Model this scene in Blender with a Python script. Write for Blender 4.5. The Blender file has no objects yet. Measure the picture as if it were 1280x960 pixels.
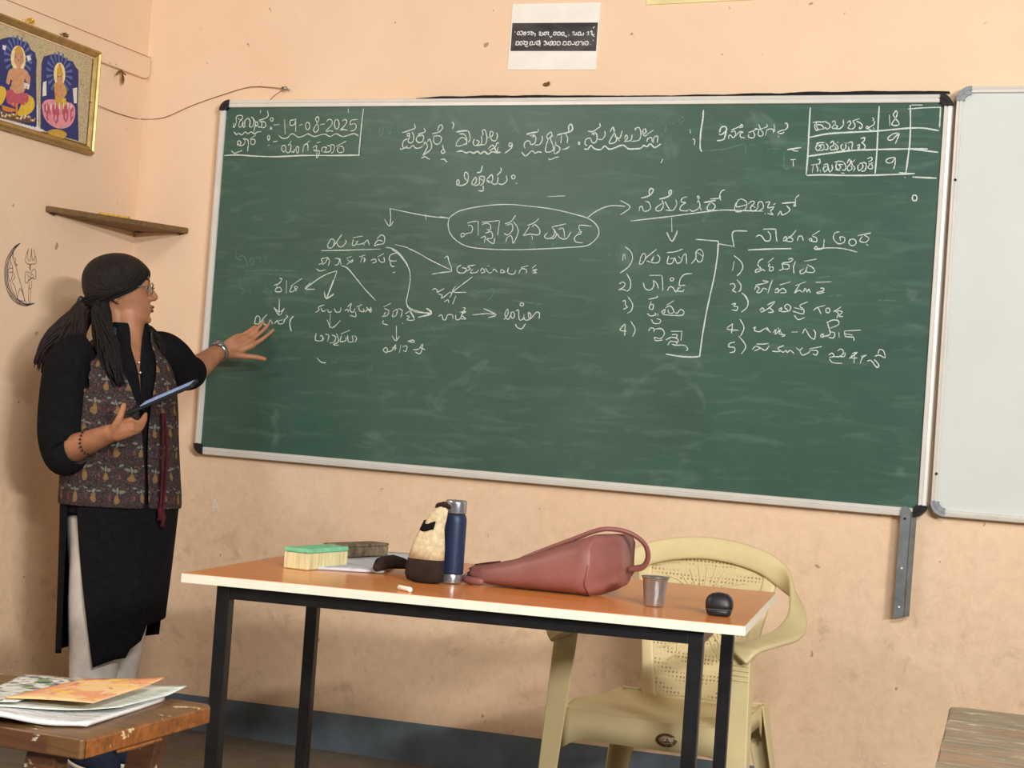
import bpy, bmesh, math, random
from mathutils import Vector, Matrix, Euler, Quaternion
random.seed(7)
S = bpy.context.scene
COL = S.collection

# ------------------------------------------------------------------ camera, world, lights, exposure
cam_d = bpy.data.cameras.new('camera'); cam = bpy.data.objects.new('camera', cam_d); COL.objects.link(cam)
cam_d.sensor_width = 36.0; cam_d.lens = 59.562; cam_d.clip_start = .05
cr, cf, cu = Vector((0.9287, 0.3641, 0.07)), Vector((-0.3664, 0.9301, 0.024)), Vector((-0.0564, -0.0479, 0.9973))
cm = Matrix((cr, cu, -cf)).transposed().to_4x4(); cm.translation = Vector((3.4002, -4.9668, 1.098))
cam.matrix_world = cm
S.camera = cam
S.view_settings.view_transform = 'Standard'; S.view_settings.look = 'None'
S.view_settings.gamma = 1.0; S.view_settings.use_curve_mapping = False
S.view_settings.exposure = 0.0
w = bpy.data.worlds.new('daylight'); S.world = w; w.use_nodes = True
w.node_tree.nodes['Background'].inputs[0].default_value = (.97, .98, 1.0, 1)
w.node_tree.nodes['Background'].inputs[1].default_value = 0.07
def area(name, loc, target, sx, sy, power, color):
    d = bpy.data.lights.new(name, 'AREA'); d.shape = 'RECTANGLE'; d.size = sx; d.size_y = sy
    d.energy = power; d.color = color
    o = bpy.data.objects.new(name, d); COL.objects.link(o); o.location = loc
    o.rotation_euler = (Vector(target) - Vector(loc)).to_track_quat('-Z', 'Y').to_euler()
    return o
area('tube_light_right', (7.0, -6.15, 2.4), (.8, -.5, 1.2), 1.2, .16, 300, (1, .995, .975))
area('tube_light_middle', (4.4, -5.0, 2.8), (1.2, -.2, 1.4), 1.2, .14, 118, (1, .995, .975))
area('tube_light_left', (.12, -2.9, 2.65), (2.5, -.3, 1.2), 1.2, .10, 34, (1, .995, .975))

# ------------------------------------------------------------------ helpers
MATS = {}
def lin(c):
    return tuple((x/12.92 if x <= .04045 else ((x+.055)/1.055)**2.4) for x in [v/255 for v in c]) + (1,)
class N:
    "small node-tree builder"
    def __init__(s, name, rough=.6, spec=.3, metal=0.0):
        s.m = bpy.data.materials.new(name); s.m.use_nodes = True; MATS[name] = s.m
        s.t = s.m.node_tree; s.b = s.t.nodes['Principled BSDF']
        s.b.inputs['Roughness'].default_value = rough; s.b.inputs['Metallic'].default_value = metal
        s.b.inputs['Specular IOR Level'].default_value = spec
    def n(s, typ, **k):
        o = s.t.nodes.new(typ)
        for a, v in k.items(): setattr(o, a, v)
        return o
    def l(s, a, b): s.t.links.new(a, b); return s
    def coord(s, kind='Object', scale=(1,1,1), rot=(0,0,0)):
        tc = s.n('ShaderNodeTexCoord'); mp = s.n('ShaderNodeMapping')
        mp.inputs['Scale'].default_value = scale; mp.inputs['Rotation'].default_value = rot
        s.l(tc.outputs[kind], mp.inputs[0]); return mp.outputs[0]
    def noise(s, vec, scale=5, detail=4, rough=.55, dist=0.0):
        o = s.n('ShaderNodeTexNoise'); o.inputs['Scale'].default_value = scale; o.inputs['Detail'].default_value = detail
        o.inputs['Roughness'].default_value = rough; o.inputs['Distortion'].default_value = dist
        s.l(vec, o.inputs['Vector']); return o.outputs['Fac']
    def ramp(s, fac, stops):
        o = s.n('ShaderNodeValToRGB'); e = o.color_ramp.elements
        while len(e) < len(stops): e.new(.5)
        for i, (p, c) in enumerate(stops):
            e[i].position = p; e[i].color = c if len(c) == 4 else lin(c)
        s.l(fac, o.inputs[0]); return o.outputs[0]
    def mix(s, fac, a, b, mode='MIX'):
        o = s.n('ShaderNodeMix'); o.data_type = 'RGBA'; o.blend_type = mode
        for v, i in ((fac, 0), (a, 6), (b, 7)):
            if hasattr(v, 'links') or hasattr(v, 'is_linked'): s.l(v, o.inputs[i])
            else: o.inputs[i].default_value = v if (i == 0 or len(v) == 4) else lin(v)
        return o.outputs[2]
    def math(s, op, a, b=0.0, c=0.0):
        o = s.n('ShaderNodeMath', operation=op)
        for i, v in enumerate((a, b, c)):
            if hasattr(v, 'is_linked'): s.l(v, o.inputs[i])
            else: o.inputs[i].default_value = v
        return o.outputs[0]
    def mrange(s, v, a, b, c=0.0, d=1.0):
        o = s.n('ShaderNodeMapRange'); s.l(v, o.inputs[0])
        for i, q in enumerate((a, b, c, d)): o.inputs[i+1].default_value = q
        return o.outputs[0]
    def sep(s, v):
        o = s.n('ShaderNodeSeparateXYZ'); s.l(v, o.inputs[0]); return o.outputs
    def color(s, c):
        if hasattr(c, 'is_linked'): s.l(c, s.b.inputs['Base Color'])
        else: s.b.inputs['Base Color'].default_value = c if len(c) == 4 else lin(c)
        return s
    def bump(s, h, strength=.3, dist=.002):
        o = s.n('ShaderNodeBump'); o.inputs['Strength'].default_value = strength; o.inputs['Distance'].default_value = dist
        s.l(h, o.inputs['Height']); s.l(o.outputs[0], s.b.inputs['Normal']); return s
def plain(name, c, rough=.6, spec=.3, metal=0.0, var=.12, scale=30, bump=0.0):
    "one colour with a little procedural variation"
    q = N(name, rough, spec, metal); f = q.noise(q.coord(), scale, 4)
    lo = tuple(max(0, v*(1-var)) for v in c); hi = tuple(min(255, v*(1+var)) for v in c)
    q.color(q.ramp(f, [(.3, lo), (.7, hi)]))
    if bump: q.bump(q.noise(q.coord(), scale*4, 3), bump)
    return q.m

WM = {}
def tag(o, label=None, cat=None, group=None, kind=None):
    for k, v in (('label', label), ('category', cat), ('group', group), ('kind', kind)):
        if v: o[k] = v
    return o
def thing(name, label, cat, loc, rotz=0, group=None):
    o = bpy.data.objects.new(name, None); COL.objects.link(o); o.empty_display_size = .05
    o.location = loc; o.rotation_euler = (0, 0, rotz)
    WM[o] = Matrix.Translation(Vector(loc)) @ Matrix.Rotation(rotz, 4, 'Z')
    return tag(o, label, cat, group)
class MB:
    def __init__(s): s.bm = bmesh.new(); s.uv = s.bm.loops.layers.uv.new('UVMap'); s.mi = 0
    def face(s, vs, uvs=None):
        try: f = s.bm.faces.new(vs)
        except ValueError: return None
        f.material_index = s.mi; f.smooth = True
        if uvs:
            for lp, q in zip(f.loops, uvs): lp[s.uv].uv = q
        return f
    def v(s, p): return s.bm.verts.new(p)
    def box(s, c, size, M=None, bevel=0.0):
        M = M or Matrix(); hx, hy, hz = [q/2 for q in size]
        t = bmesh.new(); bmesh.ops.create_cube(t, size=1)
        for q in t.verts: q.co = Vector((q.co.x*size[0], q.co.y*size[1], q.co.z*size[2]))
        if bevel: bmesh.ops.bevel(t, geom=t.edges[:], offset=bevel, segments=2, affect='EDGES', profile=.6)
        s.merge(t, Matrix.Translation(Vector(c)) @ M); return s
    def merge(s, t, M):
        mp = {q: s.bm.verts.new(M @ q.co) for q in t.verts}
        for fc in t.faces:
            f = s.face([mp[q] for q in fc.verts])
            if f: f.smooth = False
        t.free()
    def loft(s, rings, closed=True, caps=False, uvs=None):
        R_ = [[s.v(p) for p in r] for r in rings]; n = len(R_[0])
        for i in range(len(R_)-1):
            for j in range(n if closed else n-1):
                k = (j+1) % n
                u = None
                if uvs: u = (uvs[i][j], uvs[i][j+1], uvs[i+1][j+1], uvs[i+1][j])
                s.face((R_[i][j], R_[i][k], R_[i+1][k], R_[i+1][j]), u)
        if caps: s.face(R_[0][::-1]); s.face(R_[-1])
        return s
    def tube(s, path, rad, seg=12, caps=True, flat=1.0, up=None, round_caps=True):
        P = [Vector(p) for p in path]; n = len(P)
        rad = [rad]*n if isinstance(rad, (int, float)) else list(rad)
        if caps and round_caps:
            d0 = (P[0]-P[1]).normalized(); d1 = (P[-1]-P[-2]).normalized(); a, b = rad[0], rad[-1]
            P = [P[0]+d0*a*.95, P[0]+d0*a*.7] + P + [P[-1]+d1*b*.7, P[-1]+d1*b*.95]
            rad = [a*.3, a*.72] + rad + [b*.72, b*.3]; n += 4
        T = []
        for i in range(n):
            d = P[min(i+1, n-1)]-P[max(i-1, 0)]
            T.append(d.normalized() if d.length > 1e-9 else Vector((0, 0, 1)))
        x = Vector(up) if up else (Vector((0, 0, 1)) if abs(T[0].z) < .9 else Vector((1, 0, 0)))
        rings = []
        for i in range(n):
            x = (x - T[i]*x.dot(T[i])).normalized(); y = T[i].cross(x)
            rings.append([P[i] + (x*math.cos(t)*flat + y*math.sin(t))*rad[i] for t in [2*math.pi*k/seg for k in range(seg)]])
        return s.loft(rings, True, caps)
    def ball(s, c, r, seg=12):
        r = (r, r, r) if isinstance(r, (int, float)) else r
        t = bmesh.new(); bmesh.ops.create_uvsphere(t, u_segments=seg, v_segments=max(6, seg*2//3), radius=1)
        mp = {q: s.bm.verts.new(Vector((c[0]+q.co.x*r[0], c[1]+q.co.y*r[1], c[2]+q.co.z*r[2]))) for q in t.verts}
        for fc in t.faces: s.face([mp[q] for q in fc.verts])
        t.free(); return s
    def lathe(s, prof, seg=32, c=(0, 0, 0)):
        return s.loft([[(c[0]+r*math.cos(t), c[1]+r*math.sin(t), c[2]+z) for t in [2*math.pi*k/seg for k in range(seg)]] for r, z in prof], True, True)
    def prism(s, poly, f0, f1):
        "poly: 2-D points; f0, f1 map a 2-D point to the near and far 3-D face"
        a = [s.v(f0(p)) for p in poly]; b = [s.v(f1(p)) for p in poly]; n = len(poly)
        fs = [s.face(a), s.face(b[::-1])] + [s.face((a[i], b[i], b[(i+1) % n], a[(i+1) % n])) for i in range(n)]
        for f in fs:
            if f: f.smooth = False
        return s
    def build(s, name, mat, parent=None, world=True, smooth=True, fix=True, angle=None, mods=()):
        bm = s.bm
        if fix: bmesh.ops.recalc_face_normals(bm, faces=bm.faces[:])
        if parent is not None and world:
            bm.transform(WM[parent].inverted())
        me = bpy.data.meshes.new(name); bm.to_mesh(me); bm.free()
        if not smooth:
            for p in me.polygons: p.use_smooth = False
        for m in (mat if isinstance(mat, (list, tuple)) else [mat]):
            me.materials.append(MATS[m] if isinstance(m, str) else m)
        o = bpy.data.objects.new(name, me); COL.objects.link(o)
        if parent is not None:
            o.parent = parent; WM[o] = WM[parent]
        else: WM[o] = Matrix()
        for typ, kw in mods:
            md = o.modifiers.new(typ.lower(), typ)
            for k, v in kw.items(): setattr(md, k, v)
        return o
BEV = lambda wd, sg=2: ('BEVEL', dict(width=wd, segments=sg, limit_method='ANGLE', angle_limit=math.radians(40)))
SOL = lambda t, off=0.0: ('SOLIDIFY', dict(thickness=t, offset=off))
SUB = lambda l=1: ('SUBSURF', dict(levels=l, render_levels=l))
def bake(o):
    "turn the modifiers of o into plain mesh"
    dg = bpy.context.evaluated_depsgraph_get(); me = bpy.data.meshes.new_from_object(o.evaluated_get(dg))
    old = o.data; o.modifiers.clear(); o.data = me; bpy.data.meshes.remove(old)
    for p in me.polygons: p.use_smooth = True
    return o
def crom(p, sub=3, closed=False):
    p = [Vector(q) for q in p]
    if len(p) < 3: return p
    out = []
    for i in range(len(p)-1):
        a = p[i-1] if i else p[0]*2-p[1]
        b, c = p[i], p[i+1]; d = p[i+2] if i+2 < len(p) else c*2-b
        for k in range(sub):
            t = k/sub
            out.append(.5*((2*b)+(c-a)*t+(2*a-5*b+4*c-d)*t*t+(3*b-a-3*c+d)*t**3))
    return out+[p[-1]]
def lerp(tab, x):
    "piecewise-linear table lookup: tab = [(x, value or tuple)...] ascending"
    if x <= tab[0][0]: return tab[0][1]
    for (a, va), (b, vb) in zip(tab, tab[1:]):
        if x <= b:
            t = (x-a)/(b-a)
            return tuple(p+(q-p)*t for p, q in zip(va, vb)) if isinstance(va, tuple) else va+(vb-va)*t
    return tab[-1][1]

# ------------------------------------------------------------------ materials
def wall_mat():
    q = N('peach_wall_paint', .75, .2); v = q.coord('Object')
    base = q.ramp(q.noise(v, 1.6, 5, .6), [(.3, (237, 203, 170)), (.7, (243, 214, 183))])
    z = q.sep(v)[2]
    big = q.noise(v, 2.2, 6, .65, .4)
    dirt = q.math('MULTIPLY', q.mrange(z, 1.05, .45), q.mrange(big, .30, .62, .55, 1.0))
    c = q.mix(q.math('MULTIPLY', dirt, .34), base, (198, 166, 128))
    sm = q.math('MULTIPLY', q.mrange(z, .95, .6), q.mrange(q.noise(v, 9, 6, .7, .6), .56, .72))
    c = q.mix(q.math('MULTIPLY', sm, .42), c, (150, 116, 88))
    gr = q.math('MULTIPLY', q.mrange(z, 1.25, .7), q.mrange(q.noise(v, 24, 8, .75, .3), .42, .70))
    c = q.mix(q.math('MULTIPLY', gr, .22), c, (164, 128, 94))
    fl = q.math('MULTIPLY', q.mrange(z, 1.5, .9), q.mrange(q.noise(v, 38, 2, .5), .745, .77))
    c = q.mix(q.math('MULTIPLY', fl, .8), c, (246, 226, 190))
    dk = q.mrange(q.noise(v, 27, 2, .5, .5), .735, .755)
    c = q.mix(q.math('MULTIPLY', dk, .6), c, (120, 84, 60))
    q.color(c); q.bump(q.noise(v, 16, 9, .72), .28, .008)
wall_mat()
def wood(name, dark, light, rough=.45, chips=None, axis=(1.2, 14, 14), chip_t=(.60, .63), chip_s=7, spec=.4):
    q = N(name, rough, spec); v = q.coord('Object', axis)
    g = q.noise(v, 3.0, 7, .65, 1.2)
    c = q.ramp(g, [(.25, dark), (.75, light)])
    if chips:
        v2 = q.coord('Object', (1, 2.2, 1.6))
        c = q.mix(q.mrange(q.noise(v2, chip_s, 6, .7, .8), *chip_t), c, chips)
    q.color(c); q.bump(g, .3, .003)
wood('varnished_worn_wood', (92, 56, 30), (168, 100, 44), .35, (214, 190, 140), chip_t=(.635, .66), chip_s=9)
wood('worn_dark_wood', (82, 58, 36), (140, 100, 60), .4, (216, 196, 150), chip_t=(.625, .65), chip_s=11)
wood('brown_painted_wood', (74, 48, 34), (112, 72, 48), .5, (196, 188, 170), chip_t=(.60, .63), chip_s=16)
q = N('grey_weathered_wood', .8, .3); v_ = q.coord('Object', (3, 22, 22)); g_ = q.noise(v_, 3, 8, .7, 1.0)
c_ = q.ramp(g_, [(.28, (98, 88, 74)), (.5, (142, 128, 106)), (.75, (170, 156, 132))])
c_ = q.mix(q.math('MULTIPLY', q.mrange(q.noise(q.coord('Object', (3, 7, 7)), 2.2, 5, .6, .5), .50, .64), .6), c_, (164, 126, 96))
c_ = q.mix(q.mrange(q.noise(q.coord('Object', (6, 24, 24)), 2.5, 7, .75, .6), .57, .66), c_, (206, 196, 164))
c_ = q.mix(q.math('MULTIPLY', q.mrange(q.noise(q.coord('Object', (4, 60, 60)), 2.0, 5, .7, .5), .62, .70), .7), c_, (84, 70, 56))
q.color(c_); q.bump(g_, .5, .004)
wood('old_shelf_wood', (84, 60, 36), (138, 104, 64), .7, None)
def board_mat():
    q = N('green_board_surface', .42, .5); v = q.coord('Object')
    s1 = q.noise(v, 2.3, 6, .62, .5); s2 = q.noise(q.coord('Object', (1, 1, 6)), 5, 5, .6, .8)
    c = q.ramp(s1, [(.28, (48, 80, 68)), (.72, (64, 96, 82))])
    c = q.mix(q.math('MULTIPLY', q.mrange(s2, .52, .8), .30), c, (120, 150, 134))
    c = q.mix(q.math('MULTIPLY', q.mrange(q.noise(v, 5, 4, .5, 1.2), .66, .8), .35), c, (140, 164, 150))
    q.color(c)
board_mat()
q = N('chalk', .95, .05); f_ = q.noise(q.coord(), 320, 3, .6); q.color(q.ramp(f_, [(.30, (140, 164, 150)), (.56, (222, 230, 222))]))
q = N('faded_chalk', .95, .05); f_ = q.noise(q.coord(), 160, 3, .6); q.color(q.ramp(f_, [(.35, (74, 106, 92)), (.75, (120, 144, 132))]))
plain('aluminium_frame', (222, 218, 210), .4, .5, .1, .02, 14)
plain('black_plastic', (30, 31, 33), .42, .4, 0, .2, 60)
plain('grey_plastic', (142, 148, 152), .5, .4, 0, .1, 60)
plain('whiteboard_enamel', (216, 220, 216), .22, .5, 0, .015, 3)
plain('grey_metal', (124, 130, 132), .5, .5, .5, .12, 22)
plain('paper_white', (240, 236, 226), .8, .2, 0, .02, 12)
plain('paper_yellow', (236, 220, 160), .8, .2, 0, .04, 12)
q = N('print_dark', .7, .2); f_ = q.noise(q.coord('Object', (1, 1, 3)), 6, 3, .6, .6); q.color(q.ramp(f_, [(.4, (84, 82, 80)), (.62, (58, 56, 56))]))
plain('print_white', (236, 234, 230), .8, .2, 0, .02)
plain('blue_grey_paint', (94, 105, 114), .65, .3, 0, .10, 9)
q = N('stone_floor', .55, .35); v_ = q.coord('Object', (1, 1, 1)); c_ = q.ramp(q.noise(v_, 3, 7, .65, .6), [(.3, (84, 76, 66)), (.7, (124, 114, 100))])
br = q.n('ShaderNodeTexBrick'); q.l(v_, br.inputs['Vector']); br.inputs['Scale'].default_value = 1.6; br.inputs['Mortar Size'].default_value = .006
br.inputs['Color1'].default_value = br.inputs['Color2'].default_value = (0, 0, 0, 1); br.inputs['Mortar'].default_value = (1, 1, 1, 1)
q.color(q.mix(q.math('MULTIPLY', br.outputs['Color'], .5), c_, (140, 132, 118)))
plain('ceiling_paint', (120, 106, 92), .8, .2, 0, .02, 2)
q = N('print_cream2', .5, .35); v_ = q.coord('Object'); q.color(q.ramp(q.noise(v_, 90, 3, .6, 3.0), [(.40, (150, 128, 92)), (.50, (222, 206, 168)), (.60, (168, 150, 112))]))
q = N('orange_laminate', .22, .5); f_ = q.noise(q.coord('Object', (1, 9, 1)), 4, 6, .6); q.color(q.ramp(f_, [(.3, (216, 132, 66)), (.7, (230, 148, 80))]))
plain('cream_edge_band', (238, 232, 212), .5, .3, 0, .02)
plain('black_steel', (24, 24, 26), .38, .45, .0, .2, 30)
plain('black_cloth', (21, 20, 23), .92, .12, 0, .2, 60, .3)
plain('trouser_cloth', (214, 206, 198), .9, .15, 0, .05, 25, .2)
q = N('skin', .5, .35); f_ = q.noise(q.coord(), 22, 4); q.color(q.ramp(f_, [(.3, (158, 108, 78)), (.7, (184, 128, 94))])); q.b.inputs['Subsurface Weight'].default_value = .06; q.b.inputs['Subsurface Radius'].default_value = (.012, .006, .003)
plain('lips', (140, 76, 66), .45, .4, 0, .05)
plain('eye_white', (196, 186, 176), .25, .5, 0, .02)
plain('eye_dark', (28, 18, 14), .15, .6, 0, .05)
q = N('hair', .52, .25); tc_ = q.n('ShaderNodeTexCoord'); vr_ = q.n('ShaderNodeVectorRotate'); vr_.rotation_type = 'Y_AXIS'; vr_.inputs['Angle'].default_value = -.55; q.l(tc_.outputs['Object'], vr_.inputs['Vector'])
mp_ = q.n('ShaderNodeMapping'); mp_.inputs['Scale'].default_value = (5, 60, 60); q.l(vr_.outputs[0], mp_.inputs[0])
f_ = q.noise(mp_.outputs[0], 4, 5, .65, .4); q.color(q.ramp(f_, [(.32, (9, 8, 8)), (.68, (40, 33, 31))])); q.bump(f_, .8, .006)
q = N('brown_hair', .65, .18); f_ = q.noise(q.coord('Object', (40, 40, 8)), 5, 5, .6); q.color(q.ramp(f_, [(.3, (22, 17, 16)), (.7, (54, 42, 37))])); q.bump(f_, .5, .004)
def vest_mat():
    q = N('printed_vest_cloth', .85, .15); uv = q.coord('UV', (1, 1, 1))
    nz = q.n('ShaderNodeTexNoise'); nz.inputs['Scale'].default_value = 16; q.l(uv, nz.inputs['Vector'])
    ad = q.n('ShaderNodeVectorMath', operation='MULTIPLY_ADD'); q.l(nz.outputs['Color'], ad.inputs[0]); ad.inputs[1].default_value = (.035, .035, 0); q.l(uv, ad.inputs[2])
    s = q.sep(ad.outputs[0]); K = 1/.066
    row = q.math('FLOOR', q.math('MULTIPLY', s[1], K))
    par = q.math('MULTIPLY', q.math('FLOORED_MODULO', row, 2.0), .5)
    fx = q.math('SUBTRACT', q.math('FRACT', q.math('ADD', q.math('MULTIPLY', s[0], K), par)), .5)
    fy = q.math('SUBTRACT', q.math('FRACT', q.math('MULTIPLY', s[1], K)), .5)
    def blob(cx, cy, rx, ry):
        a = q.math('DIVIDE', q.math('SUBTRACT', fx, cx), rx); b = q.math('DIVIDE', q.math('SUBTRACT', fy, cy), ry)
        d = q.math('ADD', q.math('MULTIPLY', a, a), q.math('MULTIPLY', b, b))
        return q.math('LESS_THAN', d, 1.0)
    base = q.ramp(q.noise(uv, 60, 4, .6), [(.3, (34, 34, 36)), (.7, (56, 53, 55))])
    vn = q.noise(uv, 75, 3, .6, 2.5)
    vine = q.math('LESS_THAN', q.math('ABSOLUTE', q.math('SUBTRACT', vn, .5)), .022)
    c = q.mix(q.math('MULTIPLY', vine, .55), base, (112, 62, 62))
    fk = q.noise(uv, 210, 2, .5, .5)
    c = q.mix(q.math('MULTIPLY', q.math('GREATER_THAN', fk, .60), .35), c, (128, 110, 92))
    fk2 = q.noise(uv, 170, 2, .5, .8)
    c = q.mix(q.math('MULTIPLY', q.math('LESS_THAN', fk2, .37), .45), c, (22, 24, 26))
    vn2 = q.noise(uv, 110, 2, .5, 1.5)
    c = q.mix(q.math('MULTIPLY', q.math('GREATER_THAN', vn2, .66), .5), c, (84, 104, 92))
    for cx, cy, rx, ry, col in ((0, -.16, .13, .14, (140, 110, 68)), (0, -.02, .09, .12, (138, 106, 62)), (0, .22, .045, .11, (134, 136, 120)), (-.16, .2, .10, .05, (124, 130, 112)),
                                (.16, .2, .10, .05, (124, 130, 112)), (.36, -.1, .05, .12, (120, 66, 70)), (-.36, .28, .07, .05, (112, 64, 68)), (.34, .36, .09, .045, (120, 138, 120))):
        c = q.mix(q.math('MULTIPLY', blob(cx, cy, rx, ry), .72), c, col)
    q.color(c)
vest_mat()
plain('maroon_cord', (74, 26, 32), .8, .2, 0, .2, 80)
plain('tablet_case', (22, 23, 30), .5, .4, 0, .15)
q_ = plain('tablet_reflection_glow', (150, 170, 205), .12, .6, 0, .05, 4); q_.node_tree.nodes['Principled BSDF'].inputs['Emission Color'].default_value = lin((150, 172, 214)); q_.node_tree.nodes['Principled BSDF'].inputs['Emission Strength'].default_value = .55  # pale blue and emission imitate light reflected off the tablet's top face
plain('steel', (160, 166, 170), .26, .5, .75, .04, 8)
plain('navy_metal', (30, 46, 76), .45, .4, .1, .06, 12)
plain('beige_fleece', (206, 190, 154), .95, .1, 0, .10, 90, .6)
plain('dark_brown_cloth', (50, 38, 34), .9, .15, 0, .15, 40, .3)
plain('mauve_leather', (138, 86, 80), .46, .4, 0, .06, 14, .25)
plain('chair_plastic', (214, 196, 148), .42, .4, 0, .05, 6)
q = N('chair_plastic_perforated', .5, .35); v_ = q.coord('Object', (1, 1, 1)); vo = q.n('ShaderNodeTexVoronoi'); q.l(v_, vo.inputs['Vector']); vo.inputs['Scale'].default_value = 95; vo.inputs['Randomness'].default_value = .15
q.color(q.ramp(vo.outputs['Distance'], [(.18, (150, 124, 78)), (.34, (214, 196, 148))])); q.bump(vo.outputs['Distance'], .5, .003)
plain('gold_frame', (168, 138, 82), .35, .5, .55, .10, 30)
plain('duster_green', (124, 190, 150), .8, .2, 0, .08, 40)
q = N('duster_felt', .95, .1); f_ = q.noise(q.coord('Object', (60, 60, 4)), 3, 4); q.color(q.ramp(f_, [(.3, (196, 184, 132)), (.7, (232, 222, 180))])); q.bump(f_, .6, .004)
plain('duster_grey', (120, 108, 88), .95, .1, 0, .25, 60, .5)
plain('marigold', (204, 160, 60), .9, .1, 0, .25, 90)
plain('dried_brown', (112, 84, 48), .9, .1, 0, .3, 90)
plain('thread_brown', (128, 84, 56), .9, .1, 0, .1)
plain('marker_ink', (70, 72, 80), .7, .2, 0, .15, 60)
plain('marker_brown', (122, 100, 84), .7, .2, 0, .15, 60)
plain('navy_bag_cloth', (34, 42, 62), .9, .2, 0, .15, 30)
def newsprint(name, paper, inks, sx=60, sy=9):
    q = N(name, .75, .25); uv = q.coord('UV', (1, 1, 1))
    c = q.ramp(q.noise(uv, 7, 3), [(.3, paper), (.7, paper)])
    for k, (col, sc, lo) in enumerate(inks):
        m_ = q.noise(q.coord('UV', (sc[0], sc[1], 1), (0, 0, .3*k)), 1.0, 3, .6, .3)
        c = q.mix(q.math('MULTIPLY', q.mrange(m_, lo, lo+.04), .85), c, col)
    q.color(c)
newsprint('newsprint_grey', (226, 224, 220), [((176, 178, 182), (4, 60), .50), ((120, 124, 132), (10, 90), .60)])
newsprint('newsprint_table', (206, 208, 212), [((176, 180, 190), (6, 60), .52), ((92, 104, 124), (9, 22), .66)])
newsprint('magazine_orange', (236, 196, 140), [((226, 150, 112), (1.6, 2.6), .46), ((238, 196, 84), (1.2, 4.5), .54), ((198, 112, 104), (2.6, 4.0), .57), ((250, 232, 206), (9, 26), .64)])
newsprint('magazine_green', (214, 214, 204), [((106, 134, 76), (2.5, 4), .54), ((54, 64, 86), (2.2, 13), .54), ((120, 88, 60), (4, 9), .60)])
newsprint('page_pale_green', (222, 228, 220), [((192, 206, 198), (8, 20), .5)])

# ------------------------------------------------------------------ the setting
def struct(o): o['kind'] = 'structure'; return o
struct(MB().box((3.3, .06, 1.6), (6.72, .12, 3.2)).build('wall_back', 'peach_wall_paint'))
struct(MB().box((-.06, -4.0, 1.6), (.12, 8.0, 3.2)).build('wall_left', 'peach_wall_paint'))
struct(MB().box((3.27, -3.94, -.03), (6.78, 8.12, .06)).build('floor', 'stone_floor'))
struct(MB().box((3.27, -3.94, 3.23), (6.78, 8.12, .06)).build('ceiling', 'ceiling_paint'))
b = MB(); b.prism([(0, .0), (6.6, .0), (6.6, .195), (2.233, .143), (1.526, .133), (.5, .117), (0, .108)], lambda p: (p[0], -.006, p[1]), lambda p: (p[0], .01, p[1]))
struct(b.build('baseboard_back', 'blue_grey_paint'))
b = MB(); b.prism([(0, 0), (-7.9, 0), (-7.9, .11), (0, .11)], lambda p: (.006, p[0], p[1]), lambda p: (-.01, p[0], p[1]))
struct(b.build('baseboard_left', 'blue_grey_paint'))
# painted wooden batten along the left wall, rounded where it meets the corner
b = MB(); b.prism([(-7.9, 2.205), (-.035, 2.203), (-.015, 2.208), (-.004, 2.222), (-.004, 2.262), (-.012, 2.278), (-7.9, 2.278)], lambda p: (.017, p[0], p[1]), lambda p: (-.01, p[0], p[1]))
struct(b.build('trim_1', 'peach_wall_paint', mods=[BEV(.003)]))

struct(MB().box((.0185, -3.95, 2.2795), (.003, 7.88, .0012)).build('crack_line', 'thread_brown'))  # thin dark strip added to draw the crack line above the batten

# ------------------------------------------------------------------ green board
BF = -.030                                          # front of the board surface
bc = [(0.3269, -0.034, 2.1259), (2.75, -0.034, 2.1321), (2.748, -0.034, 0.9145), (0.3238, -0.034, 0.9258)]   # outer frame corners: TL TR BR BL
def bq(s, t):                                       # s from the left, t from the top
    a = Vector(bc[0])*(1-s)+Vector(bc[1])*s; c = Vector(bc[3])*(1-s)+Vector(bc[2])*s
    q = a*(1-t)+c*t; return q
board = thing('chalkboard', 'wide dark green board with a light metal frame, covered in white chalk writing', 'chalkboard', (bc[3][0], -.015, bc[3][2]))
b = MB(); fs, ft = .012, .024
b.prism([bq(fs*.5, ft*.5), bq(1-fs*.5, ft*.5), bq(1-fs*.5, 1-ft*.5), bq(fs*.5, 1-ft*.5)], lambda p: (p[0], BF, p[2]), lambda p: (p[0], -.004, p[2]))
b.build('board_panel', 'green_board_surface', board)
def rail(p0, p1, inward, wd, parent, name='frame_rail'):
    "ridged aluminium rail from p0 to p1, its width running inward"
    p0, p1, inn = Vector(p0), Vector(p1), Vector(inward).normalized()
    prof = [(0, -.002), (0, -.030), (.002, -.036), (wd*.42, -.038), (wd*.5, -.0355), (wd*.58, -.038), (wd*.94, -.038), (wd, -.035), (wd, -.029), (wd*.5, -.002)]
    b = MB(); rings = [[(p.x+inn.x*a, y, p.z+inn.z*a) for a, y in prof] for p in (p0, p1)]
    b.loft(rings, True, True); return b.build(name, 'aluminium_frame', parent, smooth=False)
e_ = .014
rail(bq(e_, 0), bq(1-e_, 0), (0, 0, -1), .026, board); rail(bq(e_, 1), bq(1-e_, 1), (0, 0, 1), .026, board)
rail(bq(0, e_*2), bq(0, 1-e_*2), (1, 0, 0), .024, board); rail(bq(1, e_*2), bq(1, 1-e_*2), (-1, 0, 0), .024, board)
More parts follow.
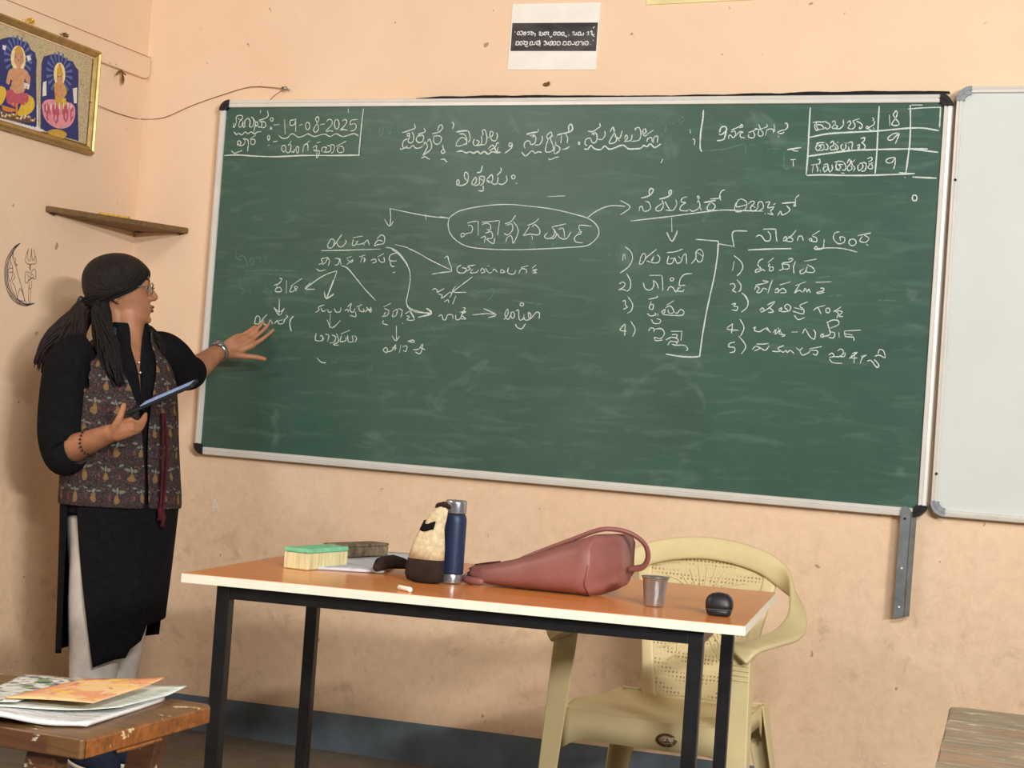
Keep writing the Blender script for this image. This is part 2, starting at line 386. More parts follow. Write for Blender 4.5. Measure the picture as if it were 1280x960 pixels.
def corner(c, sx, sz, mat, parent, r=.036, t=.028, y0=-.002, y1=-.041):
    "rounded corner cap: a quarter ring plus the little ridge on it"
    b = MB(); arc = [math.pi/2*k/8 for k in range(9)]
    cx, cz = c[0]+sx*r, c[2]-sz*r
    o = [(cx-sx*r*math.cos(a), cz+sz*r*math.sin(a)) for a in arc]; i = [(cx-sx*(r-t)*math.cos(a), cz+sz*(r-t)*math.sin(a)) for a in arc[::-1]]
    b.prism(o+i, lambda p: (p[0], y1, p[1]), lambda p: (p[0], y0, p[1]))
    md = r-t*.5
    b.tube([(cx-sx*md*math.cos(a), y1, cz+sz*md*math.sin(a)) for a in arc], .0022, 6)
    return b.build('corner_cap', mat, parent, smooth=False)
for cpt, sx, sz in ((bc[0], 1, 1), (bc[1], -1, 1), (bc[2], -1, -1), (bc[3], 1, -1)): corner(cpt, sx, sz, 'black_plastic', board)
# dark grime along the top rail
b = MB(); up = []
for k in range(121):
    t = k/120; p = bq(.30+.695*t, 0); h_ = .004+.003*math.sin(9*t)+.0035*abs(math.sin(31*t))*abs(math.sin(5.3*t+1))+.001*random.random()
    if t < .05: h_ *= t/.05
    up.append((p.x, p.z, h_*(.6+.5*t)))
b.loft([[(x, y_, z+(h_ if q_ else -.0012)) for x, z, h_ in up] for y_, q_ in ((-.0385, 0), (-.036, 1), (-.001, 1))], False)
b.build('grime_line', 'black_plastic', board, smooth=False)
# chalk writing: strokes as (block, faded?, width in 0.1 mm... , points in 0.1 mm on the board)
CH = [
("date_note","",3.7,"3836,20482 3811,20341 3869,20361 3924,20523 3891,20644 3953,20732 4114,20732 4144,20644 4040,20523 4030,20362 4122,20362 4178,20523"),
("date_note","",3.7,"3960,20644 4105,20563"),
("date_note","",3.7,"4174,20563 4191,20362 4260,20362 4245,20543 4351,20643 4451,20543 4443,20362 4558,20362 4593,20482 4557,20643 4472,20675"),
("date_note","",3.7,"4583,20603 4662,20482 4621,20161"),
("date_note","",3.7,"4662,20482 4727,20523 4758,20422 4693,20382 4664,20462"),
("date_note","",3.7,"4763,20362 4879,20342 4913,20482 4792,20563 5036,20643 5132,20743 5082,20903"),
("date_note","",3.7,"4841,20523 5000,20522 5069,20402 4994,20322 4879,20342"),
("date_note","",3.7,"4830,20924 4817,20803"),
("date_note","",3.7,"5270,20662 5310,20645 5329,20602 5317,20560 5280,20542 5240,20560 5221,20602 5233,20645 5270,20662"),
("date_note","",3.7,"5263,20362 5247,20283 5302,20283 5263,20362"),
("date_note","",3.7,"5373,20411 5574,20435"),
("date_note","",3.7,"5763,20602 5827,20104"),
("date_note","",3.7,"6101,20582 5991,20562 5989,20423 6116,20403 6174,20522 6188,20621 6215,20184"),
("date_note","",3.7,"6188,20621 6101,20582"),
("date_note","",3.7,"6331,20403 6462,20435"),
("date_note","",3.7,"6643,20510 6703,20473 6734,20383 6718,20294 6664,20257 6604,20294 6574,20383 6590,20473 6643,20510"),
("date_note","",3.7,"7005,20700 6923,20621 7001,20482 7070,20285 6960,20166 6886,20265 6982,20443 7058,20601 7005,20700"),
("date_note","",3.7,"7116,20423 7291,20451"),
("date_note","",3.7,"7351,20522 7411,20601 7546,20561 7537,20404 7374,20246 7379,20187 7485,20226 7620,20199"),
("date_note","",3.7,"7718,20608 7784,20560 7819,20443 7803,20326 7745,20278 7679,20326 7644,20443 7660,20560 7718,20608"),
("date_note","",3.7,"7921,20541 8025,20600 8097,20522 8001,20364 7879,20247 7987,20266 8142,20239"),
("date_note","",3.7,"8474,20600 8247,20561 8236,20423 8364,20463 8457,20384 8403,20247 8253,20216"),
("date_note","",3.7,"3852,20180 3985,20079 4049,20140 4170,20072 4298,20181 4396,20113 4527,20181 4647,20113 4779,20182 4924,20182"),
("date_note","",3.7,"5582,20064 5748,19964 5927,19985 6051,20105 6163,20105 6328,20006 6526,20046 6676,20118 6813,20067 6950,20028 7166,20088 7341,20108 7524,20029 7735,20128 7962,20031 8177,20070 8390,20130 8571,20052"),
("date_note","",3.7,"4011,19777 4085,19717 4170,19798 4094,19878 4029,19838 4108,19717 4267,19738 4324,19879 4225,19959"),
("date_note","",3.7,"4271,19959 4438,19880 4446,19518"),
("date_note","",3.7,"4481,19920 4719,20081"),
("date_note","",3.7,"4536,19920 4686,19921 4698,19780 4563,19760 4537,19900"),
("date_note","",3.7,"5207,20063 5238,20039 5254,19983 5247,19926 5220,19903 5190,19926 5173,19982 5180,20039 5207,20063"),
("date_note","",3.7,"5204,19723 5270,19743"),
("date_note","",3.7,"5397,19843 5566,19876"),
("date_note","",3.7,"3815,19534 3946,19455 4081,19496 4237,19549"),
("date_note","",3.7,"5812,19738 5872,19705 5902,19627 5885,19548 5831,19515 5771,19547 5741,19626 5758,19705 5812,19738"),
("date_note","",3.7,"5896,19547 5991,19480 6075,19548 6081,19747 5969,19746"),
("date_note","",3.7,"5993,19727 6092,19886"),
("date_note","",3.7,"6099,19528 6213,19509 6227,19609"),
("date_note","",3.7,"6331,19700 6372,19668 6394,19590 6385,19511 6349,19478 6309,19511 6287,19589 6296,19668 6331,19700"),
("date_note","",3.7,"6549,19492 6574,19729 6704,19770 6745,19552"),
("date_note","",3.7,"6639,19749 6761,19889"),
("date_note","",3.7,"6914,19652 7040,19732 7033,19554 6941,19593"),
("date_note","",3.7,"6968,19534 7165,19555 7136,19377 7074,19317 7079,19534"),
("date_note","",3.7,"7034,19811 7185,19851"),
("date_note","",3.7,"7232,19555 7345,19516 7422,19655 7288,19674 7252,19575 7345,19516 7564,19537 7573,19695 7438,19734"),
("date_note","",3.7,"7546,19754 7701,19735 7695,19538 7612,19479"),
("date_note","",3.7,"7770,19696 8128,19874"),
("date_note","",3.7,"7838,19677 8011,19697 8068,19541 7896,19500 7822,19598 7880,19696"),
("date_note","",5.0,"8680,20952 8651,20404 8631,19407"),
("date_note","",5.0,"3560,19371 4066,19395 4757,19360 5575,19346 6557,19393 7663,19400 8665,19419"),
("date_note","faded",3.7,"3504,20846 3485,20685 3485,20361"),
("date_note","faded",3.7,"3612,20664 3501,20604"),
("date_note","",3.7,"8106,20953 8126,20816"),
("proverb_heading","",4.0,"10132,20168 10295,20209 10468,20271 10576,20312 10543,20454"),
("proverb_heading","",4.0,"10280,20108 10389,20149 10395,20067 10306,20067"),
("proverb_heading","",4.0,"10475,20189 10551,20068 10543,19885 10436,19831 10363,19904 10419,20047"),
("proverb_heading","",4.0,"10336,19965 10207,19904 10175,19741 10249,19660 10354,19742"),
("proverb_heading","",4.0,"10092,19659 10163,19619 10269,19680 10427,19661 10554,19751 10650,19662 10825,19683 10887,19744"),
("proverb_heading","",4.0,"10702,20129 10941,20190 10900,20312"),
("proverb_heading","",4.0,"10705,20088 10838,20089 10909,20028 10876,19886 10746,19845 10651,19926 10686,20048 10795,20068"),
("proverb_heading","",4.0,"10930,19765 10966,19866 11064,19745 11029,19623 10933,19441 10976,19461 11184,19624 11206,19786 11113,19968 11054,19867"),
("proverb_heading","",5.3,"11210,20130 11384,20171"),
("proverb_heading","",4.0,"11384,20171 11468,20212 11548,20313 11518,20414 11432,20393 11379,20232"),
("proverb_heading","",4.0,"11240,20029 11369,20070 11526,20030 11517,19868 11391,19787 11275,19867 11264,20009"),
("proverb_heading","",4.0,"11591,19768 11645,19627 11696,19547 11612,19498 11562,19566 11624,19627"),
("proverb_heading","",4.0,"11861,20514 11933,20434 11900,20293"),
("proverb_heading","",4.0,"10875,19339 11003,19388 11096,19341 11187,19301"),
("proverb_heading","",4.0,"11561,19304 11692,19313 11764,19233 11806,19245"),
("proverb_heading","",5.3,"12039,20192 12232,20225 12427,20233"),
("proverb_heading","",4.0,"12449,20233 12510,20113 12536,19953 12478,19852"),
("proverb_heading","",4.0,"12153,20132 12328,20113 12427,19952 12419,19772"),
("proverb_heading","",4.0,"12086,19871 12073,19750 12225,19751 12435,19852 12314,20012 12165,19972 12087,19851"),
("proverb_heading","",4.0,"12685,19973 12653,19833 12746,19753 12866,19874 12753,19934"),
("proverb_heading","",4.0,"12767,19754 12916,19786 12949,19914 12915,20074"),
("proverb_heading","",4.0,"12917,19774 13086,19815 13112,20035 13031,20254 12946,20234 12980,20074"),
("proverb_heading","",4.0,"13156,20015 13282,20055 13316,20175 13227,20215 13216,20075 13291,19936 13421,19916 13473,20076 13423,20175"),
("proverb_heading","",4.0,"13184,19656 13325,19776 13416,19697 13470,19837 13555,19837"),
("proverb_heading","",4.0,"13231,19596 13396,19677 13491,19558 13522,19717"),
("proverb_heading","",5.3,"12101,19557 12282,19582 12439,19519 12566,19560 12699,19513 12824,19574 12938,19495 13061,19575 13197,19484 13319,19565 13493,19538 13620,19551"),
("proverb_heading","",4.0,"13938,19855 13981,19836 14002,19791 13988,19746 13947,19728 13904,19746 13883,19791 13897,19836 13938,19855"),
("proverb_heading","",5.3,"13951,19791 13992,19700 13771,19520"),
("proverb_heading","",4.0,"12163,18586 12222,18667 12275,18547 12193,18486 12185,18586"),
("proverb_heading","",4.0,"12238,18466 12410,18489 12554,18591 12557,18831 12443,18902 12433,18750 12529,18631"),
("proverb_heading","",5.3,"12854,18894 12982,18924 13031,19116"),
("proverb_heading","",4.0,"12705,18593 12822,18754 12856,18595 12734,18493 12703,18613"),
("proverb_heading","",4.0,"12800,18474 12968,18536 12951,18756 13123,18758 13096,18558 12994,18477"),
("proverb_heading","",4.0,"12954,18716 13089,18638"),
("proverb_heading","",4.0,"13102,18478 13114,18319 12942,18316"),
("proverb_heading","",4.0,"13215,18679 13374,18840 13411,18642 13287,18580 13217,18659 13328,18601 13505,18523 13585,18604 13594,18763"),
("proverb_heading","",4.0,"13548,18802 13686,18963 13657,19062"),
("proverb_heading","",4.0,"13588,18564 13761,18527 13901,18648 13868,18806"),
("proverb_heading","",4.0,"14108,18833 14151,18814 14172,18770 14158,18725 14118,18706 14074,18724 14053,18768 14067,18813 14108,18833"),
("proverb_heading","",4.0,"14204,18572 14268,18565"),
("proverb_heading","faded",4.0,"9317,20351 9314,20105 9425,20126 9433,20310 9567,20331 9675,20106 9746,20351"),
("proverb_heading","faded",4.0,"9784,20147 9909,20270 10029,20454"),
("proverb_heading","faded",4.0,"12818,20494 12831,20334"),
("proverb_heading","faded",4.0,"13976,20196 14033,20276 14136,20315"),
("proverb_heading","faded",4.0,"14273,20474 14256,20415"),
("proverb_heading","",5.3,"14456,20118 14600,20166 14828,20198"),
("proverb_heading","",4.0,"14849,20198 14834,20296"),
("proverb_heading","",4.0,"14564,20079 14710,20099 14653,20020"),
("proverb_heading","",4.0,"14708,20119 14780,20000 14750,19842 14627,19802 14577,19901 14451,19900 14398,19762 14446,19683"),
("proverb_heading","",4.0,"14754,19783 14921,19804 15001,19962 14976,20080"),
("proverb_heading","",4.0,"14328,19563 14464,19437 14565,19505 14684,19605 14795,19527 14896,19575 15015,19548"),
("proverb_heading","",4.0,"15130,20080 15268,20199 15299,20061 15180,19982 15130,20080"),
("proverb_heading","",4.0,"15238,20041 15360,20081"),
("proverb_heading","",4.0,"15200,19982 15136,19726 15148,19568 15334,19589 15388,19707 15262,20002"),
("proverb_heading","",4.0,"15458,19885 15422,19531 15584,19591 15596,19709 15443,19806"),
("proverb_heading","",5.3,"15483,20101 15687,20152 15810,20180 15931,20219 15986,20317 15915,20443 15845,20376 15870,20200"),
("proverb_heading","",4.0,"15630,20082 15627,19846"),
("proverb_heading","",4.0,"15749,20160 15843,20004 15834,19847"),
("proverb_heading","",4.0,"15683,19650 15806,19670 15924,19749"),
("proverb_heading","",4.0,"15246,19372 15312,19326 15473,19394 15597,19414"),
("proverb_heading","",4.0,"16224,19888 16242,19876 16251,19849 16246,19821 16229,19810 16211,19821 16202,19849 16207,19876 16224,19888"),
("proverb_heading","",4.0,"16487,20220 16671,20221 16807,20318 16885,20377 16849,20474"),
("proverb_heading","",4.0,"16637,20123 16735,20182 16805,20065 16777,19890 16656,19870 16585,20006 16444,19967 16421,19830 16499,19772"),
("proverb_heading","",4.0,"16613,20182 16721,20104"),
("proverb_heading","",4.0,"16811,19987 16975,19969 17066,20124 17029,20241"),
("proverb_heading","",5.3,"16404,19674 16528,19663 16622,19780 16752,19676 16957,19657 17072,19767 17221,19667 17401,19706 17558,19777 17698,19785 17847,19682 18048,19683 18247,19703 18321,19788 18443,19751 18537,19840 18684,19725 18874,19841"),
("proverb_heading","",4.0,"17223,20202 17293,20358 17365,20203 17276,20028 17208,19853 17389,19873 17440,20009 17296,20319"),
("proverb_heading","",4.0,"17375,20067 17541,20009 17605,20242"),
("proverb_heading","",4.0,"17417,20048 17548,19913"),
("proverb_heading","",4.0,"17704,19990 17736,20107 17802,20029 17709,19913 17750,19913 17908,19953 17936,20126"),
("proverb_heading","",4.0,"17911,19914 18169,19954 18214,20166 18141,20339 18024,20300 18048,20243"),
("proverb_heading","",4.0,"18255,20147 18372,20185 18344,20301 18268,20243 18319,20089 18418,20108"),
("proverb_heading","",4.0,"18416,20128 18606,20263"),
("proverb_heading","",4.0,"18433,19897 18446,19993 18563,20032 18594,19878"),
("proverb_heading","",4.0,"18635,19859 18642,20032 18759,20071 18754,19860"),
("proverb_heading","faded",4.0,"18597,20667 18618,20551 18573,20455 18397,20405"),
("proverb_heading","faded",4.0,"18813,20436 18888,20493 18991,20436 18968,20206 18857,20090"),
("proverb_heading","faded",4.0,"18890,19899 19062,19995"),
("proverb_heading","faded",4.0,"19108,20455 19286,20455"),
("proverb_heading","",4.0,"18967,19370 18916,19255"),
("class_note","",5.0,"20140,20882 20138,20575 20103,20219 20112,19767 20154,19638 20187,19628"),
("class_note","",5.0,"20708,20204 20697,20124 20794,20156 20900,20285 20844,20375 20731,20349 20690,20236 20713,20140"),
("class_note","",5.0,"20898,20301 20852,20028 20774,19963 20627,19946"),
("class_note","",3.7,"21048,20269 21207,20334 21348,20414 21329,20446"),
("class_note","",3.7,"21036,20205 21148,20237 21188,20125 21113,20029 21043,20109 20978,20092 20985,19996"),
("class_note","",3.7,"21191,20093 21312,20221 21412,20190 21332,20173 21339,20061 21472,20030"),
("class_note","",3.7,"21288,20334 21384,20366 21363,20430 21299,20414"),
("class_note","",3.7,"21574,20190 21701,20238 21826,20302"),
("class_note","",3.7,"21594,20142 21583,20062 21715,20030 21774,20111 21718,20222"),
("class_note","",3.7,"21760,20318 21924,20286 21865,20446"),
("class_note","",3.7,"21894,20254 21870,20127 21970,20079 22029,20159 21940,20286"),
("class_note","",3.7,"21908,20286 22128,20366 22107,20446"),
("class_note","",3.7,"22133,20287 22098,20095"),
("class_note","",3.7,"22118,20271 22245,20303 22327,20271 22334,20176"),
("class_note","",3.7,"22332,20446 22379,20223"),
("class_note","",3.7,"22445,20192 22569,20256 22694,20287 22753,20367 22713,20484 22668,20446"),
("class_note","",3.7,"22479,20160 22622,20176 22651,20224"),
("class_note","",3.7,"22483,20096 22503,20049"),
("class_note","faded",3.7,"20253,19638 20565,19656 20956,19707 21276,19805 21533,19844"),
("class_note","faded",3.7,"21536,19806 21512,19678 21553,19550"),
("class_note","faded",3.7,"21599,19822 21957,19792"),
("class_note","faded",3.7,"22157,19697 22606,19700"),
("class_note","",5.0,"22782,19685 22987,19718 23191,19751"),
("class_note","",3.7,"22893,19702 22991,19655 23119,19640"),
("class_note","",3.7,"19760,20283 19785,20170"),
("class_note","",3.7,"19864,19992 19932,19960 19926,19805"),
("class_note","faded",3.7,"19180,20445 19313,20462 19406,20576 19500,20657 19554,20608 19478,20494 19329,20478"),
("class_note","faded",3.7,"22707,19621 22723,19146 22932,19116"),
("class_note","",3.7,"22898,19385 23056,19396"),
("class_note","",3.7,"22979,19370 23001,19180"),
("class_note","faded",3.7,"22707,19146 22929,19164"),
("attendance_table","",5.3,"23387,20946 23396,20210 23407,19542 23397,18941"),
("attendance_table","",5.3,"25406,20972 25408,20445 25422,19721 25413,18996"),
("attendance_table","",5.3,"26292,21002 26334,20445 26348,19857 26295,19039"),
("attendance_table","",4.0,"27155,20950 27160,20608 27161,20348"),
("attendance_table","",5.3,"23407,20050 23966,20162 24623,20206 25404,20247 25919,20297 26334,20331 26718,20331 27151,20257"),
("attendance_table","",5.3,"23427,19492 24004,19580 24658,19667 25439,19704 25956,19717 26373,19726 26867,19729"),
("attendance_table","",5.3,"26373,19726 26759,19679 27174,19633"),
("attendance_table","",5.3,"23414,18924 23880,18946 24541,18937 25196,18945 26099,18988 26546,19015"),
("attendance_table","",5.3,"26096,19037 26514,19009"),
("attendance_table","",5.3,"26488,18910 26808,18898 27174,18886"),
("attendance_table","",4.0,"26235,20887 26681,20919 27140,20933"),
("attendance_table","",4.0,"26324,21002 26644,21000"),
("attendance_table","",4.0,"23494,20495 23610,20511 23793,20511 23859,20528"),
("attendance_table","",4.0,"23611,20495 23551,20394 23610,20261 23658,20294 23600,20411 23715,20428 23802,20378 23841,20295"),
("attendance_table","",4.0,"23659,20278 23823,20305"),
("attendance_table","",4.0,"23859,20518 23987,20445 24003,20345 23924,20295 23870,20361"),
("attendance_table","",4.0,"24060,20495 24123,20544 24161,20461 24070,20345 24155,20312 24233,20378 24113,20445"),
("attendance_table","",4.0,"24153,20328 24287,20305 24396,20412 24385,20578"),
("attendance_table","",4.0,"24507,20478 24585,20544 24608,20445 24530,20378 24507,20478 24549,20329 24682,20306 24741,20412 24667,20544"),
("attendance_table","",4.0,"24667,20544 24859,20610"),
("attendance_table","",4.0,"24765,20544 24935,20445 24943,20329 24862,20313 24907,20379"),
("attendance_table","",4.0,"25096,20385 25115,20374 25125,20346 25119,20318 25101,20306 25082,20318 25072,20346 25078,20374 25096,20385"),
("attendance_table","",4.0,"25217,20626 25267,20610 25256,20527"),
("attendance_table","",4.0,"25304,20544 25294,20445 25232,20395 25139,20329 25208,20263 25332,20264"),
("attendance_table","",4.0,"25268,20346 25320,20297"),
("attendance_table","",4.0,"25714,20725 25751,20396"),
("attendance_table","",4.0,"25886,20806 25827,20724 25899,20609 26004,20478 25976,20412 25831,20412 25811,20478 25899,20609 25939,20740 25918,20823 25854,20813"),
("attendance_table","",4.0,"26039,20183 25863,20166 25725,20051 25729,19985 25842,19985 25932,20084 26039,20183 25940,19871"),
("attendance_table","",4.0,"23636,19861 23717,19894 23884,19895"),
("attendance_table","",4.0,"23702,19878 23627,19744 23699,19661 23793,19761 23706,19811 23855,19828 23879,19712 23815,19672"),
("attendance_table","",4.0,"23666,19661 23833,19662"),
("attendance_table","",4.0,"23918,19879 23990,19796 23980,19696 23897,19695"),
("attendance_table","",4.0,"24051,19879 24129,19946 24153,19830 24058,19763 24097,19680 24227,19714 24188,19797"),
("attendance_table","",4.0,"24183,19880 24290,19764 24247,19664"),
("attendance_table","",4.0,"24248,19897 24296,19913"),
("attendance_table","",4.0,"24417,19831 24480,19881 24520,19765 24443,19682 24373,19748 24400,19847 24546,19881"),
("attendance_table","",4.0,"24562,19881 24691,19915 24696,19683"),
("attendance_table","",4.0,"24585,19782 24624,19683 24559,19683"),
("attendance_table","",4.0,"24846,19800 24909,19850 24901,19718 24852,19717"),
("attendance_table","",4.0,"24930,20015 25043,20049 25033,19949 24955,19883"),
("attendance_table","",4.0,"24987,19900 25075,19801 25048,19718 24918,19701 24865,19767"),
("attendance_table","",4.0,"25955,19478 25780,19444 25703,19377 25756,19312 25884,19330 25966,19461 25969,19265 25935,19133"),
("attendance_table","",4.0,"23528,19226 23726,19261"),
("attendance_table","",4.0,"23596,19210 23576,19010"),
("attendance_table","",4.0,"23677,19244 23736,19111 23725,19028"),
("attendance_table","",4.0,"23718,19378 23766,19411 23789,19312 23744,19245"),
("attendance_table","",4.0,"23803,19095 23825,19012"),
("attendance_table","",4.0,"23894,19229 24008,19264 24033,19131 23941,19030 23900,19146 23996,19197"),
("attendance_table","",4.0,"24030,19181 24090,19032 24167,19116 24142,19248"),
("attendance_table","",4.0,"24220,19315 24333,19349 24466,19334"),
("attendance_table","",4.0,"24286,19316 24262,19183 24333,19101 24410,19184 24323,19250 24472,19251"),
("attendance_table","",4.0,"24251,19100 24401,19068"),
("attendance_table","",4.0,"24484,19318 24557,19202 24532,19086 24448,19102"),
("attendance_table","",4.0,"24584,19285 24642,19418 24683,19286 24607,19186 24631,19071 24743,19121 24704,19220"),
("attendance_table","",4.0,"24709,19386 24734,19254 24823,19155 24780,19056"),
("attendance_table","",4.0,"24746,19320 24813,19403"),
("attendance_table","",4.0,"24931,19255 25009,19306 25050,19174 24942,19074 24902,19189 24946,19272"),
("attendance_table","",4.0,"25041,19322 25142,19274 25121,19092 25009,19058"),
("attendance_table","",4.0,"25165,19422 25276,19473 25297,19390 25203,19340"),
("attendance_table","",4.0,"25206,19291 25323,19242 25314,19127 25198,19159 25242,19242 25334,19325"),
("attendance_table","",4.0,"24438,19002 24538,18987"),
("attendance_table","",4.0,"26265,18908 26299,18875"),
("topic_note","",3.3,"12008,17437 12371,17670 13168,17834 13964,17898 14654,17861 15497,17778 16285,17622 16756,17486 17028,17249 17071,17008 16909,16786 16664,16649 16154,16596 15226,16522 14337,16473 13540,16466 12784,16515 12338,16693 12074,16937 11982,17211 12008,17437"),
("topic_note","",4.5,"11677,17471 12021,17412"),
("topic_note","",3.3,"16676,17533 16893,17707 17187,17858 17487,17927 17867,17904"),
("topic_note","",3.3,"17702,18085 18034,17888 17734,17642"),
("topic_note","",3.3,"15312,18167 15881,18201"),
("topic_note","",3.3,"12645,17275 12830,17329 12990,17348"),
("topic_note","",3.3,"13017,17348 13052,16886"),
("topic_note","",3.3,"12678,17201 12786,17203 12847,17105 12803,16979 12670,16951 12593,16899 12490,16822 12456,16921 12535,16948 12620,16900"),
("topic_note","",3.3,"13127,17311 13420,17342 13737,17383"),
("topic_note","",3.3,"13749,17374 13718,16927"),
("topic_note","",3.3,"13160,17237 13317,17290 13456,17218 13441,17069 13332,17091"),
("topic_note","",3.3,"13288,16966 13498,17021 13540,16823 13355,16794 13469,16697 13606,16651 13620,16825"),
("topic_note","",3.3,"13149,16813 13295,16867 13284,16668"),
("topic_note","",3.3,"13931,17278 14138,17357 14281,17558"),
("topic_note","",3.3,"13988,17230 14170,17284 14211,17087 14063,16935 13927,16981"),
("topic_note","",3.3,"14217,17359 14362,17189 14403,16993 14269,16669 14233,16791 14171,16913 14044,16836 14011,16711"),
("topic_note","",3.3,"14700,17246 14904,17324 15076,17476"),
("topic_note","",3.3,"14781,17223 14640,16998 14593,16923 14825,16978 15089,16960 15130,17108 14960,17276 14861,17200"),
("topic_note","",3.3,"14880,16955 14902,16798"),
("topic_note","",3.3,"15513,17215 15743,17269 15987,17324"),
("topic_note","",3.3,"15396,17041 15301,16916 15410,16845 15611,16948 15622,17144"),
("topic_note","",3.3,"15541,17191 15683,17023 15642,16876 15462,16847"),
("topic_note","",3.3,"15709,17024 15823,16880 16031,16861 16170,17084"),
("topic_note","",3.3,"15752,17147 15905,17175 15978,16884"),
("topic_note","",3.3,"16823,17269 16463,17295 16417,17211 16507,17043 16382,16991 16297,16892 16347,16771 16580,16743"),
("topic_note","",3.3,"16403,17065 16529,17092"),
("topic_note","",3.3,"9879,17692 11118,17488 12013,17415"),
("topic_note","",3.3,"9901,17674 9949,17327 9924,17125"),
("topic_note","",3.3,"9725,17341 9915,17116 10053,17283"),
("topic_note","",3.3,"11163,17552 11208,17353"),
("religion_notes","",3.4,"7711,16436 7821,16643 7951,16601 7917,16396 7769,16347 7694,16458"),
("religion_notes","",3.4,"7941,16420 8054,16581 8212,16812"),
("religion_notes","",3.4,"8031,16558 8117,16424 8245,16405 8385,16544 8353,16634"),
("religion_notes","",3.4,"8624,16709 8969,16771"),
("religion_notes","",3.4,"8652,16664 8617,16483 8719,16463 8785,16577 8660,16574 8833,16601"),
("religion_notes","",3.4,"8792,16487 9038,16539 9154,16654 9243,16477"),
("religion_notes","",3.4,"8986,16560 9068,16472"),
("religion_notes","",3.4,"9500,16686 9637,16824 9766,16760 9758,16558 9539,16507 9418,16459 9528,16641 9728,16624"),
("religion_notes","",3.4,"7497,16249 8506,16299 9649,16367"),
("religion_notes","",3.4,"7432,15792 7579,15865 7519,15977 7719,16028"),
("religion_notes","",3.4,"7560,15796 7681,15868 7746,16006"),
("religion_notes","",3.4,"7717,16050 7828,15940 7792,15758"),
("religion_notes","",3.4,"8024,16014 8178,15996 8165,15837 8043,15788"),
("religion_notes","",3.4,"8201,16019 8270,15795"),
("religion_notes","",3.4,"8453,16027 8623,16099"),
("religion_notes","",3.4,"8481,15982 8639,15897 8682,15988 8469,15824"),
("religion_notes","",3.4,"8900,16085 9119,16159"),
("religion_notes","",3.4,"9023,16111 8964,15907"),
("religion_notes","",3.4,"9051,16067 9129,16024 9089,15910 9103,16046"),
("religion_notes","",3.4,"9332,15985 9477,16034 9534,15946 9389,15897"),
("religion_notes","",3.4,"9571,16104 9784,16222"),
("religion_notes","",3.4,"9599,16060 9682,15951 9830,15955 9793,16111"),
("religion_notes","",3.4,"10250,16258 10034,16185 9997,16027 10148,15987 10270,16000"),
("religion_notes","",3.4,"10026,15983 10087,15829 10211,15819"),
("religion_notes","",3.4,"7367,15654 7501,15581 7726,15633"),
("religion_notes","",3.4,"8133,15610 7763,15485 7422,15292 7013,14982"),
("religion_notes","",3.4,"7201,15193 6998,14981 7372,14972"),
("religion_notes","",3.4,"8133,15610 8015,15199 7828,14694"),
("religion_notes","",3.4,"7718,14916 7803,14684 8078,14862"),
("religion_notes","",3.4,"8297,15773 8503,15712 8829,15407 9155,15081 9609,14694"),
("religion_notes","",3.4,"5817,15053 5995,15106 6111,15270 6006,15289"),
("religion_notes","",3.4,"5949,15035 5887,14849 6120,14858 6057,14993 5905,14942"),
("religion_notes","",3.4,"6286,15230 6306,14796"),
("religion_notes","",3.4,"6442,15030 6857,15318"),
("religion_notes","",3.4,"6518,15055 6430,14869 6559,14874 6727,15017 6597,15035 6687,14879"),
("religion_notes","",3.4,"6063,14604 6099,14170"),
("religion_notes","",3.4,"5879,14321 6099,14170 6295,14306"),
("religion_notes","",3.4,"9842,16426 10092,16388 10350,16239 10591,15978 10673,15869"),
("religion_notes","",3.4,"10180,16524 10628,16438"),
("religion_notes","",3.4,"10154,15608 10250,15633"),
("religion_notes","faded",3.4,"4274,16182 4324,15905 4514,15865"),
("religion_notes","faded",3.4,"4373,15953 4610,15983 4744,15640 4401,15629"),
("religion_notes","faded",3.4,"4903,15946 4962,15913 4992,15833 4976,15750 4923,15715 4864,15747 4834,15828 4850,15910 4903,15946"),
("religion_notes","faded",3.4,"5037,15926 5190,15977 5232,15794"),
("religion_notes","faded",3.4,"5319,16004 5426,15984 5419,15753"),
("religion_notes","faded",3.4,"4705,15477 5749,15557 6684,15541"),
("religion_notes","faded",3.4,"4516,15216 4478,15030 4618,14942"),
("religion_notes","faded",3.4,"4460,14936 4732,14853 4561,14685"),
("religion_notes","faded",3.4,"4813,14833 4916,14860 4926,14745"),
("religion_notes","faded",3.4,"5369,14784 5496,14835 5560,14699"),
("religion_notes","",3.4,"6065,14610 6082,14061"),
("religion_notes","",3.4,"5892,14303 6111,14062 6273,14284"),
("religion_notes","",3.4,"5188,13848 5261,14002 5379,13956 5368,13755 5197,13748 5215,13874"),
("religion_notes","",3.4,"5423,13783 5498,13911 5644,14068"),
("religion_notes","",3.4,"5498,13911 5569,13739 5711,13745 5784,13898 5881,13752"),
("religion_notes","",3.4,"5936,13780 6069,13886 6105,13787 6274,13795 6320,13921 6425,14025 6364,14073"),
("religion_notes","",3.4,"6264,13919 6125,13888"),
("religion_notes","",4.6,"6647,14060 6545,13931 6532,13756 6604,13560"),
("religion_notes","",3.4,"7446,14217 7578,14297 7543,14394 7758,14477"),
("religion_notes","",3.4,"7628,14373 7721,14253 7827,14307"),
("religion_notes","",3.4,"7880,14334 7944,14237 8052,14266"),
("religion_notes","",3.4,"8126,14368 8219,14249 8354,14279 8371,14403"),
("religion_notes","",3.4,"8516,14310 8622,14363 8657,14267"),
("religion_notes","",3.4,"8616,14437 8742,14565 8706,14342 8821,14273 8892,14399"),
("religion_notes","",3.4,"8719,14171 8941,14131 8900,14301"),
("religion_notes","",3.4,"8943,14450 9127,14531"),
("religion_notes","",3.4,"9024,14453 9061,14332 9226,14314 9191,14411"),
